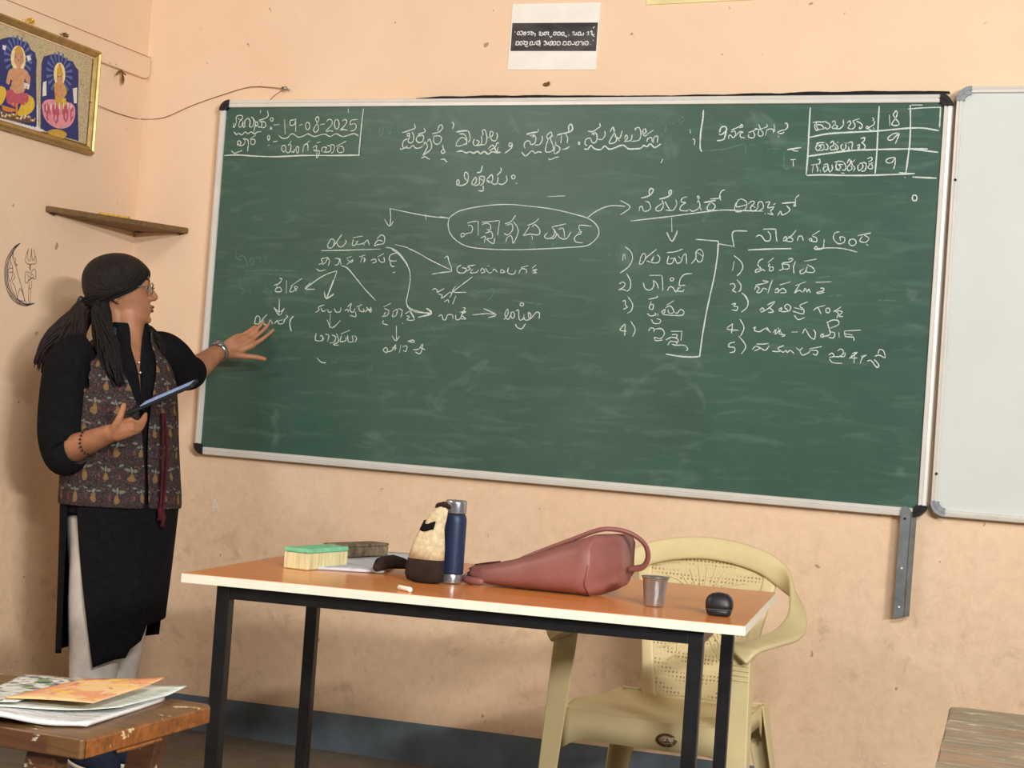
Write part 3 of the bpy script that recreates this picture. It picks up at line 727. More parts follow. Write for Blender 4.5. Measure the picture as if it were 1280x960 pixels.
("religion_notes","",3.4,"9255,14291 9383,14394 9495,14350"),
("religion_notes","",3.4,"9296,14464 9472,14300 9458,14471"),
("religion_notes","",3.4,"8003,14190 8013,13722"),
("religion_notes","",3.4,"7898,13989 8096,13726 8394,13985"),
("religion_notes","",3.4,"7530,13528 7521,13304 7744,13290 7847,13394"),
("religion_notes","",3.4,"7677,13435 7758,13464 7797,13318"),
("religion_notes","",3.4,"7864,13518 8006,13475 7967,13276"),
("religion_notes","",3.4,"8114,13505 8257,13438 8216,13263 8053,13231"),
("religion_notes","",3.4,"8275,13561 8379,13296 8195,13188 8389,13173"),
("religion_notes","",3.4,"8441,13544 8759,13682"),
("religion_notes","",3.4,"8472,13497 8434,13298 8623,13332 8640,13455"),
("religion_notes","",3.4,"8691,13507 8734,13313 8898,13320 8855,13514"),
("religion_notes","",3.4,"8909,13517 9024,13449 8981,13300"),
("religion_notes","",4.6,"8023,15302 7913,14952 7825,14677"),
("religion_notes","",3.4,"7724,14896 7825,14677 8088,14835"),
("religion_notes","",3.4,"9916,14489 10174,14621"),
("religion_notes","",3.4,"9947,14441 10113,14375 10071,14227 9887,14171"),
("religion_notes","",3.4,"10010,14322 9939,14197 9983,14321"),
("religion_notes","",3.4,"9951,14052 9932,13954 10123,13913"),
("religion_notes","",3.4,"10251,14332 10404,14435 10392,14241 10263,14187 10280,14309"),
("religion_notes","",3.4,"10455,14462 10594,14395 10558,14175"),
("religion_notes","",3.4,"10708,14302 10888,14382 11041,14123 10776,14111 10875,14212 10767,14232"),
("religion_notes","",4.6,"10890,14358 11009,14194"),
("religion_notes","",4.6,"10419,13902 10454,13467"),
("religion_notes","",3.4,"10284,13580 10431,13417 10552,13568"),
("religion_notes","",3.4,"10001,13081 10074,13181 10158,13137 10141,13015 10001,13081"),
("religion_notes","",3.4,"10139,13039 10322,13096 10440,13296 10429,13102"),
("religion_notes","",3.4,"10315,13193 10477,13177"),
("religion_notes","",3.4,"10627,13305 10595,13037"),
("religion_notes","",3.4,"10686,13235 10843,13267 10830,13097 10722,13116"),
("religion_notes","",3.4,"10885,13414 11098,13400 11040,13470 10858,13413"),
("religion_notes","",3.4,"11064,13157 11273,13192 11392,13366 11337,13050 11149,13089"),
("religion_notes","",4.6,"11322,13242 11486,13178"),
("religion_notes","",3.4,"7625,12716 7802,12587 7969,12576"),
("religion_notes","faded",3.4,"8186,12622 8352,12606 8395,12756"),
("religion_notes","faded",3.4,"8731,12675 8893,12707"),
("religion_notes","faded",3.4,"9135,12744 9267,12800"),
("religion_notes","faded",3.4,"9606,12622 9649,12430 9491,12372"),
("religion_notes","",3.4,"10808,15397 10759,15007 10722,14666 10880,14479 11233,14387 11633,14326"),
("religion_notes","",3.4,"11435,14501 11633,14326 11168,14201"),
("religion_notes","",3.4,"10624,14008 10654,13975"),
("religion_notes","",3.4,"10062,16369 10308,16226 10562,15978 10747,15708 10796,15370 10757,14987 10720,14689 10820,14480 11108,14365 11617,14365"),
("religion_notes","",3.4,"11444,14514 11640,14366 11190,14208"),
("religion_notes","",3.4,"10620,16426 11004,16276 11485,16048 12220,15755"),
("religion_notes","",3.4,"11939,16125 12048,16204 12106,16046 12213,15839 12223,15713"),
("religion_notes","",3.4,"12223,15713 11883,15668 11543,15607"),
("religion_notes","",3.4,"12548,15933 12418,15845 12452,15699 12658,15685 12739,15813 12577,15850"),
("religion_notes","",3.4,"12700,15728 12875,15818 12778,15898 13046,15949"),
("religion_notes","",3.4,"12965,15821 12884,15693 13108,15721 13147,15806"),
("religion_notes","",3.4,"13219,15745 13279,15851 13378,15729 13245,15704"),
("religion_notes","",3.4,"13328,15790 13561,15985 13413,15856 13514,15713 13624,15737"),
("religion_notes","",3.4,"13645,15759 13684,15843 13803,15743"),
("religion_notes","",3.4,"13916,15726 13931,15830 14070,15752 13916,15726"),
("religion_notes","",3.4,"14170,15900 14161,15734 14363,15699 14420,15825"),
("religion_notes","",3.4,"14539,15726 14594,15872 14772,15857 14781,15734"),
("religion_notes","",3.4,"14591,15913 14829,15983"),
("religion_notes","",3.4,"14967,15905 15091,16012"),
("religion_notes","",3.4,"14974,15802 15145,15869 14993,15844 15131,15766 14999,15761"),
("religion_notes","",3.4,"12962,15561 12684,15351 12319,15065"),
("religion_notes","",3.4,"12418,15258 12319,15065 12796,15070"),
("religion_notes","",3.4,"11605,15102 11694,15148 11790,15088 11772,15024 12014,15159"),
("religion_notes","",3.4,"11821,14984 11962,14947 11947,14841 12078,14930 12207,15040 12299,15023 12220,14873"),
("religion_notes","",3.4,"12047,14740 12179,14808 12210,14704"),
("religion_notes","",3.4,"12442,14944 12350,14668"),
("religion_notes","",3.4,"11877,14271 11988,14317 12045,14173 12136,14176 12193,14326 12353,14332 12385,14208"),
("religion_notes","",3.4,"12466,14337 12500,14192 12635,14219 12709,14431 12790,14560 12698,14577"),
("religion_notes","",3.4,"12619,14427 12821,14456 12670,14346 12838,14227 12657,14220"),
("religion_notes","",3.4,"13054,14362 13523,14423 13815,14414"),
("religion_notes","",3.4,"13421,14577 13860,14403 13599,14301"),
("religion_notes","",3.4,"14138,14262 14257,14453 14224,14597 14150,14407 14271,14267 14349,14416"),
("religion_notes","",3.4,"14408,14521 14454,14493 14477,14421 14465,14347 14423,14315 14377,14344 14354,14416 14366,14489 14408,14521"),
("religion_notes","",3.4,"14517,14546 14603,14571 14647,14283 14778,14310 14806,14517 14823,14291 14977,14297 15032,14444 14938,14522 14999,14298 15201,14533 15313,14497 15304,14332"),
("religion_notes","",3.4,"14526,14134 14599,14034 14757,13999 14868,14169"),
("religion_notes","",3.4,"14696,14810 14741,14797 14761,14763 14746,14727 14703,14711 14659,14724 14638,14758 14653,14794 14696,14810"),
("religion_notes","faded",3.4,"14381,14872 14737,14844 15401,14788"),
("religion_notes","faded",3.4,"11513,13918 11599,14006 11802,13762"),
("religion_notes","faded",3.4,"13016,15154 13293,15080 13642,15218 13740,15097 13494,14796"),
("semitic_heading","",4.8,"18364,18170 18544,18217 18676,18299 18735,18432 18641,18466 18602,18364 18632,18276"),
("semitic_heading","",3.5,"18316,17873 18405,17919 18460,17788 18553,17767 18684,17858 18626,18033 18508,18075"),
("semitic_heading","",3.5,"18324,17763 18339,17874"),
("semitic_heading","",4.8,"18938,18149 19139,18196 19292,18286 19305,18418 19239,18395 19246,18286"),
("semitic_heading","",3.5,"19038,18018 18865,17883 18871,17795 19008,17798 19088,17953 19030,18128"),
("semitic_heading","",3.5,"19124,18086 19202,17955 19303,17804 19165,17823"),
("semitic_heading","",3.5,"19461,18135 19506,18005 19415,17828 19303,17804"),
("semitic_heading","",3.5,"19815,18229 19661,18183 19646,18073 19783,18053 19654,17963 19618,17831 19800,17800 19888,17837"),
("semitic_heading","",3.5,"19909,17859 20003,17795 20134,17841 20237,17974 20128,18256 20198,18213 20142,18060"),
("semitic_heading","",3.5,"20242,17909 20292,17822"),
("semitic_heading","",4.8,"20343,18063 20563,18110 20717,18135"),
("semitic_heading","",3.5,"20564,18089 20463,17934 20492,17839 20647,17851 20705,17982 20588,18067"),
("semitic_heading","",3.5,"20536,18175 20801,18201 20863,18267"),
("semitic_heading","",3.5,"20872,18137 20819,18267 20875,18420 20982,18465"),
("semitic_heading","",3.5,"21340,18080 21311,17863 21447,17801 21638,17891 21669,18086 21508,18191 21381,18124 21371,17951 21652,18021"),
("semitic_heading","",3.5,"21716,18044 21819,18132 21909,18090 21789,17937 21862,17831 22008,17920 22018,18092 22126,18115 22181,17944 22036,17834"),
("semitic_heading","",3.5,"21805,18024 21942,17940"),
("semitic_heading","",3.5,"22236,18096 22365,18119 22311,17947 22505,17972 22405,17841 22499,17736 22323,17775"),
("semitic_heading","",3.5,"22236,17773 22260,17744"),
("semitic_heading","",3.5,"22479,18036 22541,18080"),
("semitic_heading","",3.5,"22630,17717 22708,17847 22758,17741 22884,17786 22985,17895 22869,18021"),
("semitic_heading","",4.8,"22735,18083 23121,18111 23085,18004 23169,18026"),
("semitic_heading","",3.5,"23142,18111 23133,18239 23233,18348"),
("semitic_heading","",3.5,"18083,17457 18593,17525 19361,17629 20208,17755 20914,17847 21444,17844 22188,17837"),
("semitic_heading","",3.5,"19373,17585 19417,17148"),
("semitic_heading","",3.5,"19259,17144 19437,16864 19581,17196"),
("semitic_heading","",3.5,"20174,16948 20845,16921"),
("semitic_heading","",3.5,"20867,16922 20880,16727"),
("semitic_heading","",3.5,"20873,16835 21377,16762"),
("semitic_heading","",3.5,"21377,16762 21304,16998 21333,17215 21740,17233"),
("religion_list","",3.4,"19245,17128 19440,16869 19581,17136"),
("religion_list","",3.4,"20178,16948 20532,16929 20892,16906"),
("religion_list","",4.6,"20874,16926 20879,16504 20830,15899 20730,15252 20646,14686 20572,13959 20541,13515 20486,13412 20011,13388 19484,13442"),
("religion_list","",3.4,"17913,16439 17906,16234"),
("religion_list","",3.4,"17956,16441 17989,16277"),
("religion_list","",3.4,"17962,16658 18142,16528 18222,16305 18112,16055 17857,15850"),
("religion_list","",3.4,"18458,16291 18551,16478 18643,16378 18552,16171 18447,16148 18479,16292"),
("religion_list","",3.4,"18626,16317 18785,16464 18965,16612"),
("religion_list","",3.4,"18673,16257 18824,16220 18895,16406 18824,16220 19036,16206 19090,16351 18998,16450"),
("religion_list","",3.4,"19288,16519 19559,16555 19783,16642"),
("religion_list","",3.4,"19358,16419 19332,16195 19479,16200 19532,16343 19406,16340"),
("religion_list","",3.4,"19550,16384 19646,16205 19767,16269 19799,16412 19897,16496 19939,16193"),
("religion_list","",3.4,"19651,16428 19741,16349"),
("religion_list","",3.4,"20085,16198 20217,16384 20205,16565 20323,16649 20435,16531 20409,16309 20309,16265 20195,16403"),
("religion_list","",3.4,"20225,16566 20442,16431"),
("religion_list","",3.4,"18063,15841 18208,15608 18203,15382 18102,15297"),
("religion_list","",3.4,"17851,15513 17953,15579 18043,15520 17987,15416 17843,15328 17970,15354 18079,15317"),
("religion_list","",3.4,"18789,15811 19169,15824"),
("religion_list","",3.4,"19190,15825 19227,15602 19252,15359"),
("religion_list","",3.4,"18615,15581 18691,15400 18863,15365 18959,15511 18928,15653 19039,15575 19113,15415"),
("religion_list","",3.4,"19510,15762 19552,15749 19572,15716 19557,15681 19516,15665 19474,15678 19454,15712 19469,15747 19510,15762"),
("religion_list","",3.4,"19391,15364 19466,15489 19573,15452 19665,15334 19739,15478"),
("religion_list","",3.4,"20126,15908 19899,15876 19783,15743 19756,15540 19860,15543 19943,15546"),
("religion_list","",3.4,"19802,15480 19684,15375 19872,15362 19910,15424"),
("religion_list","",3.4,"18157,15135 18322,14916 18294,14711 18172,14624"),
("religion_list","",3.4,"17996,14986 18080,15009 18089,14887 18159,14808 18035,14741"),
("religion_list","",3.4,"18820,15079 19090,15150 19066,15190"),
("religion_list","",3.4,"18909,15021 18860,14815 18969,14779 18980,14922 18874,14918"),
("religion_list","",3.4,"18808,14650 18920,14573 19085,14621 19039,14680"),
("religion_list","",3.4,"19146,14664 19151,14583"),
("religion_list","",3.4,"18948,14473 19041,14355 19209,14362 19244,14465 19115,14500"),
("religion_list","",3.4,"19401,14918 19621,15069"),
("religion_list","",3.4,"19248,14709 19368,14795 19334,14672 19248,14709"),
("religion_list","",3.4,"19365,14836 19528,14903 19645,14725 19502,14679 19452,14798"),
("religion_list","",3.4,"19666,14726 19753,14689 19848,14814 19958,14738 19903,14635 19590,14622 19295,14630"),
("religion_list","",3.4,"18295,14392 18462,14146 18393,13918"),
("religion_list","",3.4,"18110,14294 17974,14104 18190,14072"),
("religion_list","",4.6,"18131,14295 18136,13935"),
("religion_list","",3.4,"18890,14104 18946,14208 19052,14193 19060,14091"),
("religion_list","",3.4,"19075,14173 19283,14203 19398,14066 19284,13899 19092,13930 19141,13831 19350,13861"),
("religion_list","",3.4,"19582,14135 19957,14152"),
("religion_list","",3.4,"19938,14131 19927,13868"),
("religion_list","",3.4,"19631,14036 19798,14044 19765,13921"),
("religion_list","",3.4,"19454,13866 19616,13955 19806,13923 19834,13823 19604,13833 19528,13708"),
("religion_list","",3.4,"19651,13754 19800,13721 19791,13842"),
("religion_list","",3.4,"19800,13721 20049,13733 20161,13617 20102,13574"),
("religion_list","faded",3.4,"18351,15102 18531,15272"),
("religion_list","faded",3.4,"17436,16488 17513,16325"),
("religion_list","faded",3.4,"17674,16474 17749,16332"),
("religion_list","faded",3.4,"18351,16595 18387,16391"),
("common_points","",3.5,"20931,16816 21370,16769"),
("common_points","",3.5,"21370,16769 21299,17043 21327,17221 21727,17231"),
("common_points","",3.5,"22221,17301 22418,17314 22596,17310"),
("common_points","",3.5,"22596,17310 22621,17115 22661,16928"),
("common_points","",3.5,"22018,17061 22094,17122 22195,17085 22303,16958 22441,16973 22450,17130 22363,17246"),
("common_points","",3.5,"22364,17226 22447,17169"),
("common_points","",3.5,"22834,17003 22906,17102 22951,17006 22836,16964"),
("common_points","",3.5,"22912,17005 23081,17126 23207,17293"),
("common_points","",3.5,"22984,17104 23126,17030 23092,16951 22915,16966"),
("common_points","",3.5,"23267,16975 23297,17112 23394,17114 23442,16980"),
("common_points","",3.5,"23595,17022 23671,17063 23695,16986 23616,17003"),
("common_points","",3.5,"23685,17141 23908,17294"),
("common_points","",3.5,"23706,17122 23824,17086 23832,16970 23656,16985"),
("common_points","",3.5,"23769,16755 23841,16835 23886,16739 23769,16755"),
("common_points","",3.5,"23886,16739 24038,16782 24059,17053"),
("common_points","",4.8,"21805,16670 22537,16722 23106,16745"),
("common_points","",3.5,"23788,16756 24288,16800 24673,16780 25042,16694"),
("common_points","",3.5,"24487,17276 24355,17235 24327,17079 24472,16929 24642,16972 24652,17107 24517,17123 24543,17008"),
("common_points","",3.5,"24883,17078 24961,17051 24996,16981 24970,16910 24896,16878 24819,16906 24783,16975 24810,17047 24883,17078"),
("common_points","",4.8,"25030,17174 25404,17267"),
("common_points","",3.5,"25164,17158 25097,17022 25270,16988 25357,17105 25218,17198"),
("common_points","",3.5,"25293,16931 25352,16894"),
("common_points","",3.5,"21401,16316 21368,16039"),
("common_points","",3.5,"21377,16493 21566,16360 21678,16187 21630,16008 21519,15886"),
("common_points","",3.5,"22280,16421 22165,16358 22135,16220 22262,16107 22186,16046 22070,16003 22103,16102 22262,16107 22365,16051"),
("common_points","",3.5,"22426,16308 22594,16457"),
("common_points","",3.5,"22487,16290 22454,16191 22593,16176 22580,16078 22482,16075 22513,16193"),
("common_points","",3.5,"22777,16084 22891,16146 22861,16301 23074,16347 23167,16427 23106,16457 23030,16415"),
("common_points","",3.5,"22843,16281 23040,16268 23067,16152 22892,16127"),
("common_points","",3.5,"23249,16371 23202,16195 23234,16001"),
("common_points","",3.5,"23502,16379 23866,16456"),
("common_points","",3.5,"23385,16084 23516,16166 23406,16065 23449,16008 23561,16070 23609,16227"),
("common_points","",3.5,"23605,16285 23786,16194 23833,16079 23679,16055 23560,16090"),
("common_points","",3.5,"21527,15768 21657,15615 21648,15458 21591,15416"),
("common_points","",3.5,"21316,15623 21435,15647 21481,15550 21389,15429 21290,15405 21429,15430 21533,15387"),
("common_points","",3.5,"22095,15631 22330,15678 22484,15742 22304,15767"),
("common_points","",3.5,"22085,15493 22118,15592 22221,15537 22149,15417 22268,15422 22340,15542 22461,15507"),
("common_points","",3.5,"22599,15805 22534,15588 22488,15398"),
("common_points","",3.5,"22826,15657 23152,15765"),
("common_points","",3.5,"22698,15496 22773,15557 22801,15441 22683,15437"),
("common_points","",3.5,"22799,15461 22930,15563 23036,15450 22861,15424"),
("common_points","",3.5,"23296,15654 23600,15781"),
("common_points","",3.5,"23412,15677 23273,15420 23403,15522 23523,15468"),
("common_points","",3.5,"23543,15468 23593,15587 23659,15473 23692,15571 23758,15457"),
("common_points","",3.5,"23892,15771 24353,15807"),
("common_points","",3.5,"24038,15603 24135,15606 24121,15528 23950,15483 23991,15446 24162,15491"),
("common_points","",3.5,"21693,15381 21862,15250 21915,15055"),
("common_points","faded",3.5,"24266,15379 24685,15426"),
("common_points","faded",3.5,"25757,15302 26018,15331"),
("common_points","faded",3.5,"23922,15908 24304,15959"),
("common_points","",3.5,"21794,15292 21909,15132 21880,14946 21722,14804"),
("common_points","",3.5,"21413,15030 21537,15056 21480,14971 21607,14955 21572,14851 21424,14866"),
("common_points","",3.5,"22280,14880 22358,14965 22406,14865 22304,14840"),
("common_points","",3.5,"22406,14865 22564,14973 22717,15163 22497,15052"),
("common_points","",3.5,"22542,14993 22696,14856 22533,14829"),
("common_points","",3.5,"22836,14923 22935,14988 22901,14885 22838,14903"),
("common_points","",3.5,"22923,14865 23147,14895 23200,15019 23092,15096 23016,15012 23147,14895"),
("common_points","",3.5,"23269,14900 23395,14864 23581,14831 23593,14954 23463,15070 23699,15193"),
("common_points","",3.5,"23304,15003 23552,14952"),
("common_points","",3.5,"23318,14780 23449,14655 23640,14732"),
("common_points","",3.5,"23878,14945 23994,15030 24107,14853"),
("common_points","",3.5,"23974,15030 24212,15108"),
("common_points","",3.5,"24297,15035 24341,15015 24362,14965 24348,14913 24307,14890 24263,14909 24242,14960 24256,15012 24297,15035"),
("common_points","",3.5,"24466,14928 24677,15078"),
("common_points","",3.5,"24483,14969 24608,14894 24578,14752"),
("common_points","",3.5,"24563,14973 24726,14939 24634,14814 24755,14799"),
("common_points","",3.5,"21694,14597 21837,14348 21750,14089"),
("common_points","",3.5,"21494,14456 21317,14284 21676,14259"),
("common_points","",4.8,"21482,14448 21472,14159"),
("common_points","",3.5,"22109,14340 22189,14384 22155,14280 22323,14247 22482,14356 22589,14300 22520,14399"),
("common_points","",3.5,"22504,14337 22655,14241"),
("common_points","",3.5,"22718,14224 22813,14350 22783,14186 22938,14336 22905,14212 23092,14180 22992,14134"),
("common_points","",3.5,"22851,14393 23009,14196"),
("common_points","",3.5,"23270,14281 23453,14290"),
("common_points","",3.5,"23599,14244 23671,14389 23806,14192 23955,14098 23983,14281 23916,14380"),
("common_points","",3.5,"24130,14207 24206,14271 24213,14171 24131,14187"),
("common_points","",3.5,"24232,14192 24409,14260 24378,14420 24304,14619"),
("common_points","",3.5,"24286,14598 24461,14686 24623,14673 24631,14553 24397,14441"),
("common_points","",3.5,"24403,14341 24546,14307 24516,14165 24374,14178"),
("common_points","",3.5,"24665,14333 24686,14193"),
("common_points","",3.5,"24823,14380 25298,14429"),
("common_points","",3.5,"24824,14360 24873,14221 25093,14212 25120,14101"),
("common_points","",3.5,"24848,14301 25069,14271"),
("common_points","",3.5,"21687,14095 21890,13878 21921,13736 21807,13558"),
("common_points","",3.5,"21595,13905 21430,13856 21416,13752 21585,13740 21594,13617 21449,13581"),
("common_points","",3.5,"22131,13705 22228,13812 22356,13757 22196,13667"),
("common_points","",3.5,"22245,13874 22431,13883 22615,13913"),
("common_points","",3.5,"22355,13777 22526,13704 22640,13853"),
("common_points","",3.5,"22733,13694 22858,13680 22980,13706 22892,13783 23071,13873"),
("common_points","",3.5,"22978,13726 23065,13670 23142,13734 23188,13668 23265,13740 23394,13645"),
("common_points","",3.5,"23443,13830 23550,13755 23626,13839"),
("common_points","",3.5,"23552,13734 23641,13617 23799,13686 23875,13771"),
("common_points","",3.5,"23832,13809 24191,13895"),
("common_points","",3.5,"23895,13772 24078,13760 24046,13638 23942,13673"),
("common_points","",3.5,"24408,13656 24504,13721 24571,13624 24432,13597"),
("common_points","",3.5,"24531,13622 24731,13632 24843,13758 24757,13854 24661,13789"),
("common_points","",3.5,"24435,13556 24543,13441 24824,13436"),
("common_points","",3.5,"24731,13632 24871,13639 24883,13760"),
("common_points","",3.5,"25014,13586 25241,13778 25085,13730"),
("common_points","",3.5,"25087,13690 25073,13609 25251,13618"),
("common_points","",3.5,"25164,13734 25162,13453"),
("common_points","",3.5,"25341,13463 25390,13625 25503,13711 25348,13663"),
("common_points","",3.5,"25535,13533 25652,13559 25822,13368 25876,13451 25728,13602"),
("common_points","",3.5,"25743,13683 25878,13730 26040,13658 25988,13855 25867,13889 25836,13767"),
("common_points","faded",3.5,"25736,15320 26247,15320"),
("stray","",4.0,"26584,18395 26633,18370 26657,18309 26641,18247 26595,18221 26545,18246 26521,18307 26537,18369 26584,18395"),
]
def ribbon(b, pts, wd, y, mp=None):
    P = crom([(x, 0, z) for x, z in pts], 3 if len(pts) > 2 else 1); n = len(P)
    L_, R_ = [], []
    for i in range(n):
        d = P[min(i+1, n-1)]-P[max(i-1, 0)]
        d = d.normalized() if d.length > 1e-7 else Vector((1, 0, 0))
        nn = Vector((-d.z, 0, d.x)); h = wd*.5*(.75+.45*random.random()) * (.7 if i in (0, n-1) else 1)
        A_, B_ = (P[i].x+nn.x*h, P[i].z+nn.z*h), (P[i].x-nn.x*h, P[i].z-nn.z*h)
        L_.append(b.v(mp(A_) if mp else (A_[0], y, A_[1]))); R_.append(b.v(mp(B_) if mp else (B_[0], y, B_[1])))
    for i in range(n-1): b.face((L_[i], R_[i], R_[i+1], L_[i+1]))
def clusters(items, gap):
    "group strokes whose boxes come within gap of each other into words"
    bx = []
    for it in items:
        P = it[1]; bx.append([min(p[0] for p in P), min(p[1] for p in P), max(p[0] for p in P), max(p[1] for p in P)])
    par = list(range(len(items)))
    def find(i):
        while par[i] != i: i = par[i]
        return i
    for i in range(len(items)):
        for j in range(i):
            if bx[i][0]-gap < bx[j][2] and bx[j][0]-gap < bx[i][2] and bx[i][1]-gap < bx[j][3] and bx[j][1]-gap < bx[i][3]:
                near = min((a[0]-c[0])**2+(a[1]-c[1])**2 for a in items[i][2] for c in items[j][2])**.5
                if near < gap: par[find(i)] = find(j)
    out = {}
    for i, it in enumerate(items): out.setdefault(find(i), []).append(it)
    return list(out.values())
blocks = {}
for nm, kd, wd, ps in CH:
    P = [tuple(float(q)/10000 for q in p.split(',')) for p in ps.split()]
    dense = [(p.x, p.z) for p in crom([(x, 0, z) for x, z in P], 4)]
    blocks.setdefault((nm, kd), []).append((wd, P, dense))
NM = {'date_note': 'white chalk date box reading 19-08-2025', 'proverb_heading': 'white chalk heading with wavy underlines', 'class_note': 'white chalk class note beginning with 9',
      'attendance_table': 'white chalk table with the numbers 18, 9 and 9', 'topic_note': 'white chalk topic word inside a long oval', 'religion_notes': 'white chalk words joined by arrows',
      'semitic_heading': 'underlined white chalk heading', 'religion_list': 'white chalk list numbered 1 to 4', 'common_points': 'white chalk list numbered 1 to 5', 'stray': 'small chalk ring'}
smear = MB()
for (nm, kd), items in blocks.items():
    if kd:
        for m_, (wd, P, dn) in enumerate(items): ribbon(smear, P, wd/1000, BF-.0004-.000004*m_)
        continue
    cl = clusters(items, .020); cl.sort(key=lambda g: -sum(len(q[2]) for q in g))
    for k, g in enumerate(cl):
        bb = MB()
        for m_, (wd, P, dn) in enumerate(g): ribbon(bb, P, wd/1000*.86, BF-.0006-.00005*m_-.00002*k)
        o = bb.build('chalk_writing', 'chalk', board, fix=False)
        if k == 0: o['label'] = NM[nm]
o = smear.build('chalk_smear', 'faded_chalk', board, fix=False); tag(o, 'half wiped chalk strokes', kind='stuff')

# grey steel strip hanging off the bottom rail
st = thing('metal_strip', 'grey steel angle strip hanging below the right end of the green board', 'metal strip', (2.6782, -0.04, 0.7898))
b = MB(); tp, bt = Vector((2.6784, -0.046, 0.9409)), Vector((2.6777, -0.05, 0.6261))
ax = (bt-tp).normalized(); sd = Vector((1, 0, ax.x*-1)).normalized(); wd = .031; nn = Vector((0, 1, 0))
pf = [tp+sd*.004, tp+sd*.001+ax*.008, bt, bt+sd*wd-ax*.005, tp+sd*wd+ax*.012, tp+sd*(wd-.006)+ax*.002, tp+sd*.012-ax*.004]
b.prism([(p.x, p.y, p.z) for p in pf], lambda p: (p[0], p[1], p[2]), lambda p: (p[0], p[1]+.003, p[2]))
e0, e1_ = tp+sd*wd+ax*.012, bt+sd*wd-ax*.005
b.prism([0, 1, 2, 3], lambda i: (e0, e0+nn*.026+sd*.012, e1_+nn*.026+sd*.010, e1_)[i], lambda i: (e0-sd*.003, e0+nn*.026+sd*.009, e1_+nn*.026+sd*.007, e1_-sd*.003)[i])
b.build('strip', 'grey_metal', st, smooth=False)
for t in (.10, .55, .90):
    p = tp.lerp(bt, t)+sd*.014
    b = MB(); b.tube([p+Vector((0, .001, 0)), p-Vector((0, .0012, 0))], .0035, 10); b.build('rivet', 'paper_white' if t > .2 else 'black_plastic', st)

# ------------------------------------------------------------------ whiteboard
wc = [(2.7588, -0.034, 2.1521), (2.7673, -0.034, 0.9276)]
wx0, wz1, wz0 = wc[0][0], wc[0][2]+.001, wc[1][2]-.004; wx1 = wx0+1.83
wb = thing('whiteboard', 'blank white board with rounded grey corners to the right of the green board', 'whiteboard', (wx0, -.02, wz0))
b = MB(); b.prism([(wx0+.008, wz0+.008), (wx1-.008, wz0+.008), (wx1-.008, wz1-.008), (wx0+.008, wz1-.008)], lambda p: (p[0], -.028, p[1]), lambda p: (p[0], -.004, p[1])); b.build('board_panel', 'whiteboard_enamel', wb)
for p0, p1, inn in (((wx0+.04, 0, wz1), (wx1-.04, 0, wz1), (0, 0, -1)), ((wx0+.04, 0, wz0), (wx1-.04, 0, wz0), (0, 0, 1)), ((wx0, 0, wz0+.04), (wx0, 0, wz1-.04), (1, 0, 0)), ((wx1, 0, wz0+.04), (wx1, 0, wz1-.04), (-1, 0, 0))):
    rail(p0, p1, inn, .019, wb)
for cpt, sx, sz in (((wx0, 0, wz1), 1, 1), ((wx1, 0, wz1), -1, 1), ((wx1, 0, wz0), -1, -1), ((wx0, 0, wz0), 1, -1)): corner(cpt, sx, sz, 'grey_plastic', wb, .042, .024)
for z_ in (wz0+.12, wz1-.27):
    b = MB(); b.tube([(wx0+.012, -.037, z_), (wx0+.012, -.040, z_)], .004, 10); b.build('screw', 'black_plastic', wb)

